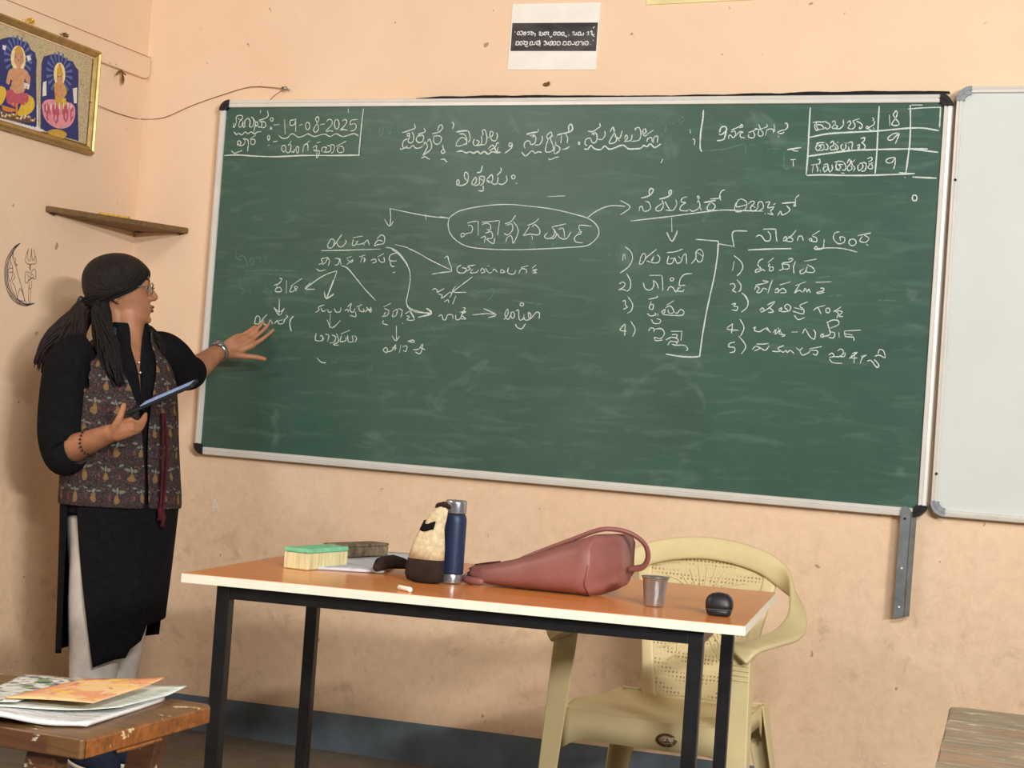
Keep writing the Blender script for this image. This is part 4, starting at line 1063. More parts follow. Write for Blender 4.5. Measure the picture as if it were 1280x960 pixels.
# ------------------------------------------------------------------ paper sign, strip, nail, thread
sg = [(1.3563, -0.003, 2.435), (1.6522, -0.003, 2.4324), (1.6518, -0.003, 2.221), (1.3529, -0.003, 2.2245)]
sign = thing('paper_sign', 'white printed sheet with a dark band of text stuck above the green board', 'sign', (sg[3][0], -.001, sg[3][2]))
b = MB(); b.prism([(p[0], p[2]) for p in sg], lambda p: (p[0], -.003, p[1]), lambda p: (p[0], -.0005, p[1])); b.build('sheet', 'paper_white', sign)
bd = [(1.3599, 2.3735), (1.6476, 2.369), (1.6477, 2.2793), (1.36, 2.2839)]
b = MB(); b.prism(bd, lambda p: (p[0], -.0036, p[1]), lambda p: (p[0], -.002, p[1])); b.build('dark_band', 'print_dark', sign)
b = MB()
for nm, kd, wd, ps in [
("sign_text","",2.8,"13708,23468 13719,23429"),
("sign_text","",2.8,"13794,23441 13862,23452 13869,23361 13799,23362 13795,23428"),
("sign_text","",2.8,"13869,23361 13953,23346 13973,23450 13889,23465"),
("sign_text","",2.8,"13989,23424 14085,23435 14078,23344 14008,23358 14046,23410 14092,23344"),
("sign_text","",2.8,"14128,23421 14195,23446 14188,23355 14146,23356"),
("sign_text","",2.8,"14224,23432 14292,23444 14257,23354 14326,23352 14334,23430 14282,23392"),
("sign_text","",2.8,"14351,23391 14407,23377 14400,23286"),
("sign_text","",2.8,"14529,23400 14567,23438 14599,23386 14546,23361 14562,23322 14671,23333 14651,23424"),
("sign_text","",2.8,"14693,23410 14775,23421 14768,23331 14698,23345 14721,23409"),
("sign_text","",2.8,"14788,23421 14857,23419 14835,23342 14877,23329"),
("sign_text","",2.8,"14893,23302 14938,23250 14975,23301"),
("sign_text","",2.8,"15009,23404 15103,23415 15096,23324 15013,23339 15051,23390"),
("sign_text","",2.8,"15132,23401 15240,23412 15246,23322 15151,23323 15187,23387"),
("sign_text","",2.8,"15270,23373 15362,23409 15369,23319 15287,23321 15311,23372"),
("sign_text","",2.8,"15385,23293 15467,23279 15470,23240"),
("sign_text","",2.8,"15531,23329 15542,23290"),
("sign_text","",2.8,"15649,23391 15701,23416 15709,23313 15653,23327 15776,23311 15783,23401"),
("sign_text","",2.8,"15825,23387 15918,23398 15925,23308 15830,23310 15866,23374"),
("sign_text","",2.8,"15939,23308 16020,23307 16027,23383"),
("sign_text","",2.8,"16135,23381 16187,23406 16181,23304 16141,23304 16222,23303"),
("sign_text","",2.8,"16242,23392 16306,23429 16302,23301 16394,23325"),
("sign_text","",2.8,"16328,23505 16377,23568"),
("sign_text","",2.8,"16344,23275 16400,23248"),
("sign_text","",2.8,"13761,23129 13858,23140 13866,23036 13768,23038 13804,23115"),
("sign_text","",2.8,"13888,23114 13969,23138 13991,23034 13907,23035 13916,23100"),
("sign_text","",2.8,"14010,23150 14080,23136 14045,23046 14156,23044 14149,23135 14096,23110"),
("sign_text","",2.8,"14076,23006 14148,22966 14200,23004"),
("sign_text","",2.8,"14234,23107 14329,23132 14323,23028 14240,23029 14275,23107"),
("sign_text","",2.8,"14337,23028 14418,23039 14425,23130"),
("sign_text","",2.8,"14454,23117 14548,23141 14557,23024 14474,23038 14496,23103"),
("sign_text","",2.8,"14559,23179 14595,23075 14588,22972"),
("sign_text","",2.8,"14715,23112 14768,23137 14791,23020 14722,23021"),
("sign_text","",2.8,"14797,23123 14859,23019 14879,23122"),
("sign_text","",2.8,"14908,23096 14988,23133 14996,23017 14914,23018 14949,23095"),
("sign_text","",2.8,"15017,23107 15112,23118 15106,23015 15024,23016 15045,23093"),
("sign_text","",2.8,"15140,23104 15248,23115 15269,23012 15160,23014 15182,23091"),
("sign_text","",2.8,"15357,23113 15467,23099 15473,23008 15365,23010 15386,23087"),
("sign_text","",2.8,"15508,23098 15615,23109 15623,23006 15528,23007 15563,23084"),
("sign_text","",2.8,"15649,23018 15744,23017 15737,23107"),
("sign_text","",2.8,"15780,23080 15886,23104 15880,23001 15785,23003 15820,23079"),
("sign_text","",2.8,"15901,23078 15994,23102 16002,22999 15921,23001 16056,22998 16062,23101"),
("sign_text","",2.8,"16088,23100 16196,23098 16190,22996 16109,22998 16144,23074"),
("sign_text","",2.8,"16270,23008 16285,22989"),
("sign_text","",2.8,"16354,23147 16370,23108"),
]: ribbon(b, [tuple(float(q)/10000 for q in p.split(',')) for p in ps.split()], wd/1000, -.0042)
b.build('lettering', 'print_white', sign, fix=False)
b = MB(); ss = [(1.802, -0.004, 2.4207), (2.0972, -0.004, 2.4277)]
b.prism([(ss[0][0], ss[0][2]), (ss[1][0], ss[1][2]-.001), (ss[1][0]+.25, ss[1][2]+.004), (ss[1][0]+.25, ss[1][2]+.16), (ss[0][0]+.004, ss[0][2]+.16)], lambda p: (p[0], -.005, p[1]), lambda p: (p[0], -.0005, p[1]))
tag(b.build('paper_strip', 'paper_yellow'), 'pale yellow paper whose lower edge shows at the top of the wall', 'paper')
nl = (0.5665, 0.0, 2.1641)
b = MB(); b.tube([(nl[0], .01, nl[2]), (nl[0], -.022, nl[2]+.002)], .003, 10); b.tube([(nl[0], -.020, nl[2]+.002), (nl[0], -.024, nl[2]+.002)], .0075, 12)
tag(b.build('nail', 'steel'), 'small round headed nail above the left end of the green board', 'nail')
b = MB(); th = [(0.02, -0.3401, 2.0593), (0.006, -0.1935, 2.0568), (0.004, -0.0731, 2.0586), (.005, -.005, 2.0665), (0.0867, -0.004, 2.072), (0.1956, -0.004, 2.1134), (0.3191, -0.004, 2.1513), (0.4275, -0.006, 2.1761), (0.5484, -0.012, 2.1684), (nl[0]-.004, -.015, nl[2]+.003)]
b.tube(crom(th, 4), .0012, 6)
b.tube(crom([(nl[0]-.004, -.015, nl[2]+.003), (0.5303, -0.02, 2.1466), (0.5135, -0.03, 2.1231), (0.5085, -0.036, 2.1138)], 4), .0011, 6)
b.tube([(0.5492, -0.014, 2.1721), (nl[0]-.003, -.018, nl[2]+.002)], .0028, 8)
tag(b.build('thread', 'thread_brown'), 'thin brown thread strung from the picture across the corner to the nail', 'thread')
b = MB(); p_ = (1.4888, 0.0, 2.1753)
b.ball((p_[0], -.004, p_[2]), (.010, .006, .006)); b.ball((p_[0]+.008, -.004, p_[2]+.003), (.005, .005, .007))
tag(b.build('putty_lump', 'dried_brown'), 'small dark lump stuck on the wall just below the paper sign', 'lump')

# ------------------------------------------------------------------ left wall: framed picture, flowers, drawing, shelf
fy0, fy1, fz0, fz1 = -1.30, -.302, 1.889, 2.233
fx = .020
pic = thing('framed_picture', 'gold framed devotional print of two seated figures high on the left wall', 'picture', (.0, -.8, fz0))
b = MB(); fw = .027
def frame_rail(p0, p1, inn):
    p0, p1, inn = Vector(p0), Vector(p1), Vector(inn); d = (p1-p0).normalized()
    prof = [(0, .001), (0, .020), (.004, .029), (.009, .031), (.014, .026), (.019, .024), (fw-.003, .020), (fw, .015), (fw, .003)]
    b = MB(); b.loft([[(x, p0.y+inn.y*a+d.y*a, p0.z+inn.z*a+d.z*a) for a, x in prof], [(x, p1.y+inn.y*a-d.y*a, p1.z+inn.z*a-d.z*a) for a, x in prof]], True, True)
    b.build('frame_rail', 'gold_frame', pic, smooth=False)
cs = [(0, fy0, fz0), (0, fy1, fz0), (0, fy1, fz1), (0, fy0, fz1)]
for i, inn in enumerate(((0, 0, 1), (0, -1, 0), (0, 0, -1), (0, 1, 0))): frame_rail(cs[i], cs[(i+1) % 4], inn)
PC = dict(cream=(206, 188, 150), blue=(44, 52, 112), blue2=(92, 112, 168), halo=(240, 222, 160), skin=(208, 152, 118), gold=(206, 160, 70), pink=(190, 84, 106), lpink=(222, 150, 160), yellow=(224, 184, 64), white=(228, 224, 220), brown=(110, 78, 60), orange=(214, 130, 60))
for k, c in PC.items(): plain('print_'+k, c, .5, .35, 0, .06, 60)
PK = ['print_'+k+('2' if k == 'cream' else '') for k in PC]; PI = {k: i for i, k in enumerate(PC)}
b = MB(); lay = [0]
def art(col, poly, sm=True):
    lay[0] += 1; x = .0125+lay[0]*.000016; b.mi = PI[col]
    P = [(p.x, p.y) for p in crom([(q[0], q[1], 0) for q in poly+poly[:1]], 3)][:-1] if sm else poly
    f = b.face([b.v((x, p[0], p[1])) for p in P])
def art_ell(col, c, rx, rz):
    art(col, [(c[0]+rx*math.sin(t), c[1]+rz*math.cos(t)) for t in [2*math.pi*k/20 for k in range(20)]], False)
b.mi = PI['cream']; b.prism([(fy0+.03, fz0+.03), (fy1-.03, fz0+.03), (fy1-.03, fz1-.03), (fy0+.03, fz1-.03)], lambda p: (.0125, p[0], p[1]), lambda p: (.004, p[0], p[1]))
def rays(cen, r0, r1, n=18):
    for k in range(n):
        a = 2*math.pi*(k+.5)/n; da = .08
        art('blue2', [(cen[0]+r0*math.sin(a), cen[1]+r0*math.cos(a)), (cen[0]+r1*math.sin(a-da), cen[1]+r1*math.cos(a-da)), (cen[0]+r1*math.sin(a+da), cen[1]+r1*math.cos(a+da))], False)
LA = [(-0.8164, 1.9196), (-0.8387, 2.1063), (-0.8069, 2.1484), (-0.7917, 2.159), (-0.76, 2.1719), (-0.7188, 2.1802), (-0.6968, 2.1746), (-0.6671, 2.1778), (-0.6475, 2.1588), (-0.6278, 2.1551), (-0.6163, 2.1329), (-0.6147, 2.0918), (-0.6011, 1.9951), (-0.5924, 1.9249), (-0.7049, 1.9252)]
RA = [(-0.5719, 1.9232), (-0.5839, 2.0208), (-0.5929, 2.1299), (-0.5834, 2.1532), (-0.551, 2.1662), (-0.5249, 2.1745), (-0.4883, 2.175), (-0.4598, 2.1685), (-0.4368, 2.1709), (-0.416, 2.1555), (-0.403, 2.1498), (-0.3962, 2.1112), (-0.3916, 2.0375), (-0.3724, 1.9235), (-0.475, 1.9217)]
art('blue', LA, False); rays((-0.7073, 2.1204), .02, .068)
art('blue', RA, False); rays((-0.4995, 2.1172), .02, .068)
for y_ in (-1.02, -1.19): art('blue', [(y_-.07, fz0+.05), (y_+.07, fz0+.05), (y_+.07, fz1-.12), (y_+.04, fz1-.08), (y_, fz1-.06), (y_-.04, fz1-.08), (y_-.07, fz1-.12)], False); art_ell('halo', (y_, 2.10), .03, .04); art_ell('skin', (y_, 2.08), .016, .024); art_ell('pink', (y_, 1.99), .05, .04)
art_ell('halo', (-0.707, 2.1177), .036, .040); art_ell('halo', (-0.4991, 2.1144), .030, .038)
for col, pg in (
    ('brown', [(-0.7996, 1.9496), (-0.7325, 1.9442), (-0.6307, 1.9506), (-0.6202, 1.9361), (-0.6966, 1.9268), (-0.7881, 1.9225)]),
    ('yellow', [(-0.8064, 2.0069), (-0.7748, 2.018), (-0.753, 2.0102), (-0.7543, 1.9857), (-0.772, 1.9605), (-0.8002, 1.9548)]),
    ('yellow', [(-0.6477, 2.0187), (-0.6209, 2.0132), (-0.6111, 1.9904), (-0.6241, 1.9684), (-0.6566, 1.9499), (-0.6906, 1.9471), (-0.681, 1.9735), (-0.6668, 1.9983)]),
    ('orange', [(-0.768, 1.9614), (-0.7346, 1.9616), (-0.7008, 1.9614), (-0.7164, 1.9501), (-0.758, 1.9472)]),
    ('skin', [(-0.7537, 2.0505), (-0.7465, 2.0736), (-0.7241, 2.084), (-0.6825, 2.0922), (-0.6579, 2.0878), (-0.6468, 2.0683), (-0.6607, 2.0543), (-0.6707, 2.0658), (-0.6755, 2.0347), (-0.7171, 2.0259), (-0.7326, 2.0496), (-0.743, 2.0312), (-0.7559, 2.0338)]),
    ('skin', [(-0.7314, 2.0391), (-0.6733, 2.0516), (-0.6658, 2.0258), (-0.69, 2.0126), (-0.7237, 2.0109)]),
    ('pink', [(-0.7527, 2.0076), (-0.7289, 2.019), (-0.7066, 2.0091), (-0.6778, 2.0178), (-0.6497, 2.021), (-0.6437, 2.0003), (-0.6648, 1.9822), (-0.6864, 1.9833), (-0.7016, 1.9683), (-0.7272, 1.9696), (-0.7465, 1.9765)]),
    ('orange', [(-0.7031, 1.9799), (-0.6931, 1.982), (-0.6902, 1.9444), (-0.7002, 1.9425)]),
    ('white', [(-0.6733, 2.0516), (-0.6431, 2.0526), (-0.6454, 2.0356), (-0.6668, 2.0338)]),
    ('skin', [(-0.7282, 2.1319), (-0.6885, 2.1411), (-0.6811, 2.1155), (-0.6933, 2.0963), (-0.6984, 2.068), (-0.7067, 2.0661), (-0.7116, 2.0922), (-0.7267, 2.1051)]),
    ('gold', [(-0.7258, 2.1324), (-0.7193, 2.1491), (-0.7103, 2.1589), (-0.6986, 2.154), (-0.6885, 2.1411), (-0.707, 2.1313)]),
    ('white', [(-0.6705, 2.1343), (-0.6539, 2.1408), (-0.6439, 2.1294), (-0.6601, 2.1202)]),
    ('white', [(-0.7856, 2.1427), (-0.769, 2.1429), (-0.7713, 2.1273), (-0.784, 2.1297)]),
    ('lpink', [(-0.5769, 2.0), (-0.5597, 2.0191), (-0.516, 2.0303), (-0.4878, 2.0237), (-0.4524, 2.0355), (-0.4147, 2.0329), (-0.4026, 2.0124), (-0.4083, 1.9827), (-0.4333, 1.9579), (-0.4778, 1.9438), (-0.5237, 1.9463), (-0.5601, 1.9644)]),
    ('pink', [(-0.5648, 2.0025), (-0.5453, 2.012), (-0.5281, 1.9819), (-0.5386, 1.9574), (-0.5588, 1.9758)]),
    ('pink', [(-0.5227, 2.011), (-0.5008, 2.0183), (-0.483, 1.9852), (-0.4974, 1.9542), (-0.5186, 1.9782)]),
    ('pink', [(-0.4692, 2.0219), (-0.4466, 2.0264), (-0.4378, 1.994), (-0.4487, 1.9692), (-0.4702, 1.9933)]),
    ('pink', [(-0.4315, 2.0181), (-0.4136, 2.0245), (-0.4116, 1.9935), (-0.4241, 1.9739)]),
    ('gold', [(-0.5373, 1.9253), (-0.5044, 1.9371), (-0.4636, 1.9408), (-0.4376, 1.9326), (-0.4604, 1.9148), (-0.5189, 1.908)]),
    ('white', [(-0.5795, 2.0718), (-0.5627, 2.0798), (-0.5571, 2.0347), (-0.5768, 2.0279)]),
    ('white', [(-0.4259, 2.0848), (-0.4033, 2.0925), (-0.3988, 2.0418), (-0.4135, 2.0388)]),
    ('gold', [(-0.5238, 2.0781), (-0.5008, 2.0915), (-0.473, 2.089), (-0.4542, 2.0646), (-0.4674, 2.0449), (-0.4556, 2.0246), (-0.4816, 2.0109), (-0.5056, 2.0201), (-0.5161, 2.0461)]),
    ('skin', [(-0.5084, 2.0786), (-0.4816, 2.0843), (-0.4708, 2.0498), (-0.4899, 2.0402), (-0.5069, 2.0452)]),
    ('skin', [(-0.5121, 2.1088), (-0.4854, 2.1146), (-0.4821, 2.0955), (-0.4952, 2.0831), (-0.5088, 2.0898)]),
    ('gold', [(-0.5146, 2.1071), (-0.5104, 2.1316), (-0.5027, 2.1503), (-0.4908, 2.136), (-0.4808, 2.1145), (-0.4983, 2.1152)]),
    ('yellow', [(-0.4806, 2.0393), (-0.4584, 2.0467), (-0.4518, 2.031), (-0.4737, 2.0209)]),
    ('white', [(-0.7959, 1.9194), (-0.7297, 1.9204), (-0.6618, 1.9216), (-0.5659, 1.9254), (-0.565, 1.9178), (-0.6606, 1.9119), (-0.7365, 1.9072), (-0.7946, 1.9079)]),
    ('white', [(-0.602, 1.995), (-0.5959, 1.9962), (-0.5869, 1.9231), (-0.5931, 1.9231)]),
    ): art(col, pg, len(pg) > 4)
pa_ = [(-0.707, 2.1177), (-0.5363, 2.1567), (-0.6877, 1.9585)]
pex = ((pa_[1][0]-pa_[0][0])/200, (pa_[1][1]-pa_[0][1])/200); pey = ((pa_[2][0]-pa_[0][0])/300, (pa_[2][1]-pa_[0][1])/300)
def art_px(col, u, v, rx, ry): art_ell(col, (pa_[0][0]+(u-115)*pex[0]+(v-335)*pey[0], pa_[0][1]+(u-115)*pex[1]+(v-335)*pey[1]), rx*abs(pex[0]), ry*abs(pey[1]))
for u_, v_ in ((95, 452), (108, 462), (122, 464), (135, 456), (100, 285), (130, 285), (117, 272), (72, 500), (160, 500), (85, 592), (150, 592)): art_px('gold', u_, v_, 5, 9)
for u_, v_ in ((60, 455), (172, 455)): art_px('skin', u_, v_, 10, 28)
for u_, v_ in ((100, 325), (132, 325), (117, 345)): art_px('brown', u_, v_, 3, 6)
for u_, v_ in ((330, 545), (345, 555), (362, 550), (341, 500), (360, 500), (350, 372), (340, 398), (360, 398), (335, 600), (365, 600)): art_px('orange', u_, v_, 4, 8)
for u_, v_ in ((342, 440), (358, 440)): art_px('brown', u_, v_, 2.5, 5)
for u_ in (275, 300, 325, 350, 375, 400, 420): art_px('white', u_, 612+abs(u_-350)*.1, 3, 22)
for k_ in range(9): art_px('lpink', 268+k_*20, 690-abs(k_-4)*6, 6, 20)
for k_ in range(14): art_px('white', 8+k_*17, 684+k_*4.4, 5, 8)
for k_ in range(26): art_px('gold' if k_ % 2 else 'white', 20+((k_*53) % 190), 640+((k_*37) % 26)+((k_*53) % 190)*.16, 4, 7)
b.build('print', PK, pic, fix=False, smooth=False)

def dried_flower(p, col, r, label):
    t = thing('dried_flower', label, 'flower', p, 0, None)
    b = MB()
    for k in range(16):
        a = 2.4*k; rr = r*(.35+.65*((k*7) % 16)/16); z = r*(.9-.8*rr/r)
        c = Vector((p[0]+rr*math.cos(a), p[1]+rr*math.sin(a), p[2]+z+.002))
        d = Vector((math.cos(a), math.sin(a), .5)).normalized()
        b.tube([c-d*r*.25, c+d*r*.1, c+d*r*.42], [r*.10, r*.17, r*.05], 6)
    b.ball((p[0], p[1], p[2]+r*.5), r*.45, 8)
    b.build('petals', col, t)
    b = MB(); b.tube(crom([(p[0], p[1], p[2]+r*.4), (p[0]-.002, p[1]-r*.8, p[2]+r*.5), (p[0], p[1]-r*1.6, p[2]+r*.25)], 3), .0016, 6); b.build('stem', 'dried_brown', t)
f1, f2 = (0.02, -0.6756, 2.2082), (0.02, -0.4974, 2.2154)
dried_flower((.016, f1[1], fz1+.001), 'marigold', .019, 'yellow dried flower on top of the gold picture frame, left of a browner one')
dried_flower((.016, f2[1], fz1+.001), 'dried_brown', .016, 'brown dried flower on top of the gold picture frame, nearer its right corner')
# knotted dry twig on the batten
tw = (0.02, -0.1755, 2.1909)
b = MB(); z0 = tw[2]
b.tube(crom([(.021, tw[1]-.028, z0-.012), (.023, tw[1]-.012, z0+.006), (.022, tw[1]+.004, z0+.002), (.022, tw[1]+.020, z0-.002)], 4), [.003]*13, 6)
b.tube(crom([(.022, tw[1]-.002, z0+.003), (.024, tw[1]+.004, z0-.018), (.022, tw[1]+.008, z0-.036)], 4), [.002, .003, .004, .005, .006, .006, .005, .004, .002], 6)
b.tube([(.004, tw[1], z0+.002), (.023, tw[1], z0+.002)], .002, 6)
tag(b.build('dried_garland_knot', 'dried_brown'), 'dry twisted knot hanging off the painted batten near the corner', 'garland')

# crescent and trident drawn on the wall
dr = thing('wall_drawing', 'line drawing of a crescent moon face and a trident on the left wall', 'drawing', (-0.0, -0.5817, 1.4573))
def lstroke(b, pts, wd, x=.0008): ribbon(b, pts, wd, 0, lambda p: (x, p[0], p[1]))
MK = {'i': MB(), 'b': MB()}
for k, wd, pp in (
    ('i', 4.0, [(-0.6139, 1.5567), (-0.6392, 1.5421), (-0.6609, 1.518), (-0.6754, 1.4906), (-0.6769, 1.4592), (-0.6698, 1.4258), (-0.6507, 1.3963), (-0.6212, 1.3748), (-0.5837, 1.3653), (-0.5563, 1.3664), (-0.5205, 1.3769)]),
    ('i', 4.0, [(-0.6139, 1.5567), (-0.6365, 1.5381), (-0.6496, 1.5165), (-0.6623, 1.4921), (-0.6651, 1.4605), (-0.6566, 1.4271), (-0.6378, 1.4004), (-0.6085, 1.3817), (-0.5801, 1.3729), (-0.5569, 1.3707), (-0.5205, 1.3769)]),
    ('b', 4.5, [(-0.6264, 1.548), (-0.6484, 1.5252), (-0.667, 1.4945), (-0.6708, 1.4598), (-0.6632, 1.4264), (-0.6442, 1.3984), (-0.6148, 1.3783), (-0.5819, 1.3692), (-0.5521, 1.3691)]),
    ('i', 2.6, [(-0.6416, 1.5246), (-0.6441, 1.5086), (-0.6336, 1.4955), (-0.6223, 1.4766), (-0.6106, 1.4549), (-0.5966, 1.4333), (-0.5848, 1.4114), (-0.57, 1.3839), (-0.5593, 1.3719)]),
    ('i', 2.4, [(-0.6397, 1.5091), (-0.6303, 1.5059), (-0.6299, 1.4916), (-0.6192, 1.4885), (-0.6276, 1.4832)]),
    ('i', 2.4, [(-0.6523, 1.5019), (-0.6547, 1.4845), (-0.6614, 1.4666), (-0.6565, 1.4443), (-0.6483, 1.4323), (-0.6395, 1.4518), (-0.64, 1.4747), (-0.6513, 1.4934)]),
    ('i', 2.4, [(-0.6595, 1.4696), (-0.649, 1.4751), (-0.6399, 1.4732), (-0.6409, 1.4631), (-0.6563, 1.4614)]),
    ('i', 2.4, [(-0.6342, 1.4638), (-0.6277, 1.4473), (-0.6395, 1.4332), (-0.6246, 1.4218), (-0.6097, 1.3917), (-0.6064, 1.3834)]),
    ('i', 2.4, [(-0.6456, 1.4283), (-0.634, 1.4065), (-0.6138, 1.3884)]),
    ('i', 2.4, [(-0.5971, 1.4189), (-0.6055, 1.395), (-0.6016, 1.381), (-0.5717, 1.3794), (-0.5785, 1.3976), (-0.5947, 1.4177)]),
    ('b', 2.6, [(-0.5692, 1.5464), (-0.58, 1.5219), (-0.5798, 1.5017), (-0.5608, 1.4966), (-0.545, 1.4998), (-0.5312, 1.5014), (-0.5284, 1.5163), (-0.54, 1.5354), (-0.5439, 1.548)]),
    ('b', 2.6, [(-0.5711, 1.5433), (-0.5728, 1.5199), (-0.562, 1.5066), (-0.5559, 1.5131), (-0.5555, 1.5481), (-0.5494, 1.5168), (-0.5395, 1.5121), (-0.5367, 1.527)]),
    ('b', 2.6, [(-0.556, 1.4957), (-0.5539, 1.4785), (-0.5541, 1.4988), (-0.5595, 1.4866), (-0.5494, 1.479)]),
    ('b', 2.8, [(-0.5761, 1.4717), (-0.5747, 1.4414), (-0.5651, 1.4381), (-0.5527, 1.4495), (-0.5442, 1.4562), (-0.5253, 1.4539), (-0.526, 1.4786), (-0.5384, 1.4846), (-0.5506, 1.4701), (-0.5623, 1.4717), (-0.5761, 1.4717)]),
    ('b', 2.6, [(-0.5684, 1.4653), (-0.5534, 1.4553), (-0.5457, 1.4677), (-0.5331, 1.4603), (-0.5614, 1.4457)]),
    ('b', 2.4, [(-0.5543, 1.4435), (-0.5514, 1.4206), (-0.5407, 1.4275), (-0.5435, 1.4505)]),
    ('b', 2.4, [(-0.5553, 1.426), (-0.5494, 1.3772), (-0.5416, 1.3779), (-0.5449, 1.4241)])):
    lstroke(MK[k], pp, wd*.001*.85)
MK['i'].build('crescent', 'marker_ink', dr, fix=False); MK['b'].build('trident', 'marker_brown', dr, fix=False)
b = MB()
for pp in ([(0.3977, 0.7359), (0.3968, 0.7733), (0.4044, 0.7668), (0.4188, 0.7346)], [(0.3977, 0.7491), (0.415, 0.7525)]): ribbon(b, pp, .0035, -.0008)
tag(b.build('scratched_letter', 'paper_white', fix=False), 'small white letter A scratched on the wall below the green board', 'letter')

# corner shelf: one triangular plank
sl, srr, scn = (0.0, -0.4942, 1.6698), (0.2023, 0.0, 1.6767), (0.0, 0.0025, 1.6764)
zt = 1.672
sh = thing('corner_shelf', 'old triangular wooden corner shelf above the woman', 'shelf', (0, 0, zt))
b = MB(); b.prism([(-.004, -.500), (-.004, .004), (.213, .004), (.218, -.004), (.010, -.500)], lambda p: (p[0], p[1], zt+.020), lambda p: (p[0], p[1], zt)); b.build('plank', 'old_shelf_wood', sh, smooth=False, mods=[BEV(.004)])
for p in ((.012, -.475), (.035, -.03), (.19, -.012)):
    b = MB(); b.tube([(p[0], p[1], zt+.001), (p[0]-.002, p[1]+.005, zt-.003)], .0035, 6); b.tube([(p[0]-.004, p[1]-.010, zt-.001), (p[0]+.006, p[1]+.014, zt-.002)], .002, 6); b.build('bracket_nail', 'black_plastic', sh)
b = MB(); b.prism([(.075, -.31), (.118, -.205), (.105, -.20), (.062, -.305)], lambda p: (p[0], p[1], zt+.0275), lambda p: (p[0], p[1], zt+.0205))
tag(b.build('packet', 'marigold', smooth=False, mods=[BEV(.002)]), 'thin yellow packet lying on the corner shelf', 'packet')

# ------------------------------------------------------------------ teacher's table
TQ = [(1.5319, -1.9829), (2.6637, -1.8099), (2.5501, -1.0321), (1.4035, -1.1353)]
def tq(s, t, z):
    a = Vector(TQ[0])*(1-s)+Vector(TQ[1])*s; c = Vector(TQ[3])*(1-s)+Vector(TQ[2])*s
    p = a*(1-t)+c*t; return Vector((p.x, p.y, z))
tdir = (Vector(TQ[1])-Vector(TQ[0])).normalized(); trot = math.atan2(tdir.y, tdir.x)
tb = thing('teacher_table', 'orange topped table with cream edge and black steel legs in front of the board', 'table', tq(.5, .5, 0), trot)
b = MB(); q4 = [tq(0, 0, 0), tq(1, 0, 0), tq(1, 1, 0), tq(0, 1, 0)]
b.prism([(p.x, p.y) for p in q4], lambda p: (p[0], p[1], .7490), lambda p: (p[0], p[1], .7310)); b.build('tabletop', 'cream_edge_band', tb)
b = MB(); q5 = [tq(.0015, .002, 0), tq(.9985, .002, 0), tq(.9985, .998, 0), tq(.0015, .998, 0)]
b.prism([(p.x, p.y) for p in q5], lambda p: (p[0], p[1], .7500), lambda p: (p[0], p[1], .7492)); b.build('laminate', 'orange_laminate', tb)
def lerpq(a, b_, t): return Vector(a).lerp(Vector(b_), t)
LG = [Vector((1.6084, -1.9324)), Vector((2.5655, -1.7888)), Vector((2.463, -1.1193)), Vector((1.4374, -1.218))]
RZ = Matrix.Rotation(trot, 4, 'Z'); lw = .029
for p in LG:
    b = MB(); b.box((p.x, p.y, .3655), (lw, lw, .729), RZ, .002); o = b.build('leg', 'black_steel', tb)
    b = MB(); b.box((p.x, p.y, .004), (lw+.004, lw+.004, .014), RZ, .002); b.build('foot_cap', 'black_plastic', o)
for i, j in ((0, 1), (1, 2), (2, 3), (3, 0)):
    a, c = LG[i], LG[j]; d = (c-a); ln = d.length-lw; m = (a+c)/2
    b = MB(); b.box((m.x, m.y, .7165), (ln, .026, .027), Matrix.Rotation(math.atan2(d.y, d.x), 4, 'Z'), .0015); b.build('frame_rail', 'black_steel', tb)

# things on the table --------------------------------------------------
TZ = .7502
# duster with green back, a greyer one behind it
def duster(name, label, p0, p1, wd, h, felt, back, lift=0.0):
    p0, p1 = Vector(p0), Vector(p1); c = (p0+p1)/2; d = p1-p0; L_ = d.length
    t = thing(name, label, 'duster', (c.x, c.y, TZ+lift), math.atan2(d.y, d.x)); M = WM[t]
    b = MB(); hb = h*.78
    b.box((0, 0, hb/2+.0005), (L_, wd, hb), None, .003); b.bm.transform(M); b.build('felt_pad', felt, t)
    b = MB(); b.box((0, 0, hb+h*.11+.0007), (L_*1.01, wd*1.02, h*.22), None, .003); b.bm.transform(M); b.build('back_plate', back, t)
    return t
duster('chalk_duster', 'cream felt duster with a pale green back at the left end of the table', (1.628, -1.680), (1.640, -1.512), .062, .046, 'duster_felt', 'duster_green')
duster('chalk_duster', 'worn grey duster lying on the newspaper just behind the green backed one', (1.572, -1.400), (1.605, -1.215), .055, .030, 'duster_grey', 'duster_grey', .0088)
# sheets of newspaper
def sheet(name, label, cat, quad, mat, th, zf, n=14, parent=None, group=None, wav=0.0):
    "thin solid sheet: quad = 4 plan corners (x, y, z); zf(s, t) adds height"
    Q = [Vector(p) for p in quad]; b = MB(); top, bot, uv = [], [], []
    for i in range(n+1):
        ra, rb, ru = [], [], []
        for j in range(n+1):
            s, t = j/n, i/n
            p = (Q[0]*(1-s)+Q[1]*s)*(1-t)+(Q[3]*(1-s)+Q[2]*s)*t
            p.z += zf(s, t); ra.append(p+Vector((0, 0, th))); rb.append(p); ru.append((s, t))
        top.append(ra); bot.append(rb); uv.append(ru)
    b.loft(top, False, False, uv); b.loft([r[::-1] for r in bot], False)
    ed = lambda g: g[0][:-1]+[r[-1] for r in g][:-1]+g[-1][::-1][:-1]+[r[0] for r in g][::-1][:-1]
    b.loft([ed(bot), ed(top)], True); bmesh.ops.remove_doubles(b.bm, verts=b.bm.verts[:], dist=1e-5)
    o = b.build(name, mat, parent)
    return tag(o, label, cat, group) if parent is None else o
